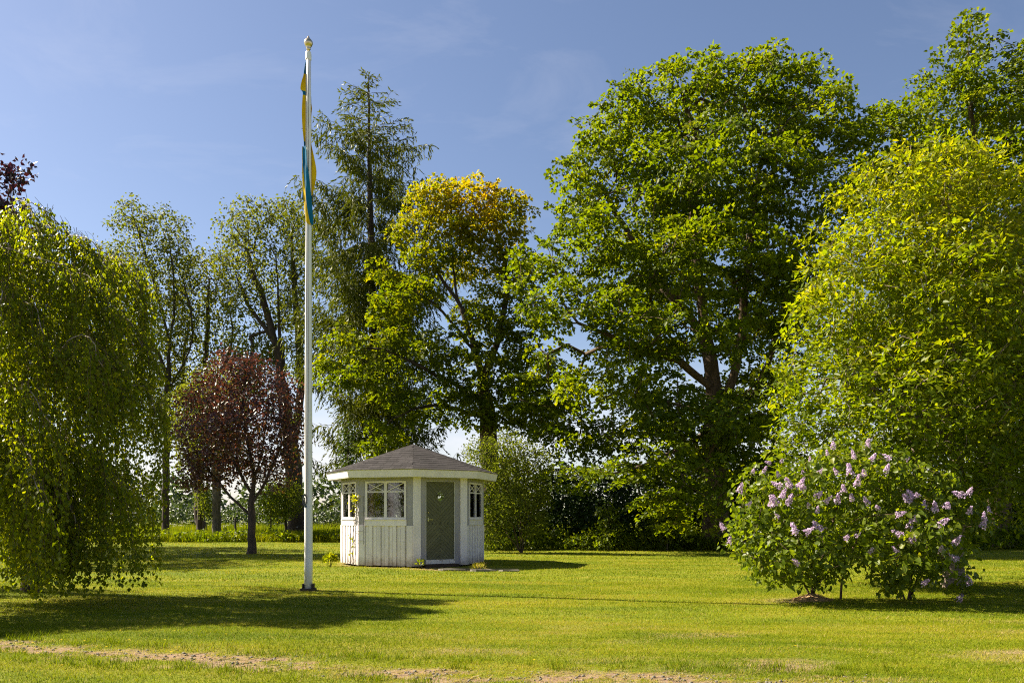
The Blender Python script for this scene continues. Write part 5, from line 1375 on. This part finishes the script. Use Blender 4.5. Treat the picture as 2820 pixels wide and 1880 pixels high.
for q in range(5):
    rr_ = .055 + .006 * q
    for s in range(14):
        a0, a1 = 2 * math.pi * s / 14, 2 * math.pi * (s + 1) / 14
        mb.bar((-.045 + .55 * rr_ * math.cos(a0), -.09 - .004 * q, 1.70 + 1.35 * rr_ * math.sin(a0)), (-.045 + .55 * rr_ * math.cos(a1), -.09 - .004 * q, 1.70 + 1.35 * rr_ * math.sin(a1)), .006, 4)
mb.bar((-.045, -.07, 1.66), (-.045, -.12, 1.66), .012, 6); mb.bar((-.045, -.105, 1.58), (-.045, -.105, 1.74), .010, 6)
mb.build('rope_coil', M['rope'], pole)
mb = MB(); mb.box(-.055, -.015, -.083, -.06, 1.555, 1.60); mb.build('tape', M['tape'], pole)

# pennant wound loosely round the mast: rows of a cloth strip, left edge - behind the mast - right edge
rows = [  # z, left offset, right offset, colour on the left (0 blue, 1 yellow), colour on the right
 (9.92, -.055, .02, 0, 0), (9.82, -.068, .03, 0, 0), (9.66, -.090, .03, 0, 0), (9.64, -.092, .03, 1, 1), (9.52, -.125, .02, 1, 1), (9.40, -.155, .01, 1, 1), (9.37, -.145, .01, 1, 1),
 (9.34, -.105, .02, 0, 1), (9.28, -.103, .04, 0, 1), (9.26, -.108, .05, 1, 1), (9.10, -.118, .058, 1, 1), (9.04, -.12, .078, 1, 1), (8.9, -.118, .06, 1, 1), (8.7, -.112, .055, 1, 1), (8.52, -.098, .055, 1, 1), (8.40, -.078, .06, 1, 1),
 (8.36, -.076, .062, 0, 1), (8.24, -.082, .085, 0, 1), (8.05, -.088, .13, 0, 1), (7.85, -.093, .165, 0, 1), (7.72, -.098, .155, 0, 1), (7.55, -.104, .12, 0, 1), (7.40, -.110, .08, 0, 1), (7.3, -.112, .05, 0, 0)]
def pen_strip(rows):
    V, F, m = [], [], []
    nc = 9
    for i, (z, xl, xr, cl, cr) in enumerate(rows):
        rp = pr(z) + .006
        for c in range(nc):
            t = c / (nc - 1)
            x = xl + (xr - xl) * t
            # lie in front of the mast's widest line at the edges, pass behind the mast in between
            inside = max(0, 1 - (x / rp) ** 2) if abs(x) < rp else 0
            y = rp * math.sqrt(inside) + .014 * math.sin(z * 11 + c * 1.7) * (1 - abs(2 * t - 1) * .3) + .006
            if t < .12: y -= .03
            if t > .88: y -= .02
            V.append((x + .004 * math.sin(z * 23 + c), y, z))
        if i:
            for c in range(nc - 1):
                b = (i - 1) * nc + c
                F.append((b, b + 1, b + nc + 1, b + nc)); m.append(int(cl if c < nc // 2 else cr))
    return V, F, m
V, F, m = pen_strip(rows)
b0 = len(V)
# the tail, crossing in front of the mast
tail = [(7.42, -.112, -.02, -.112), (7.2, -.112, -.015, -.112), (7.05, -.110, .0, -.108), (6.95, -.112, .02, -.085), (6.8, -.110, .035, -.075), (6.62, -.100, .05, -.055), (6.42, -.085, .07, -.03), (6.2, -.065, .085, .0), (6.02, -.035, .098, .035), (5.96, -.02, .10, .05), (5.94, .03, .10, .06)]
tail = [(z + .9, a, b, c) for z, a, b, c in tail]
for i, (z, xl, xr, xs2) in enumerate(tail):
    xsr = [xl, (xl + xs2) / 2, xs2, (xs2 * 2 + xr) / 3, (xs2 + xr * 2) / 3, xr]
    for c, x in enumerate(xsr):
        rp = pr(z)
        y = -math.sqrt(max(0, rp * rp - min(x * x, rp * rp))) - .012 - .01 * math.sin(z * 9 + c * 2.2)
        V.append((x, y - .014, z))
    if i:
        for c in range(5):
            b = b0 + (i - 1) * 6 + c
            F.append((b, b + 1, b + 7, b + 6)); m.append(1 if c < 2 else 0)
me = np_mesh('pennant', V, [np.array(F)], [M['cloth_blue'], M['cloth_yellow']], mat_idx=m, smooth=True)
pen = add('pennant', me, label='long blue and yellow pennant wound round the flagpole', cat='flag')
pen.location = (PX, PY, 0)
sm = pen.modifiers.new('thick', 'SOLIDIFY'); sm.thickness = .003
sb = pen.modifiers.new('smooth', 'SUBSURF'); sb.levels = 1; sb.render_levels = 2

if __name__ == '__main__':
    tot = 0
    for o in COL.objects:
        if o.type == 'MESH': tot += sum(max(0, 1) for _ in ()) + len(o.data.polygons)
    print('STATS', STATS, 'faces', tot)
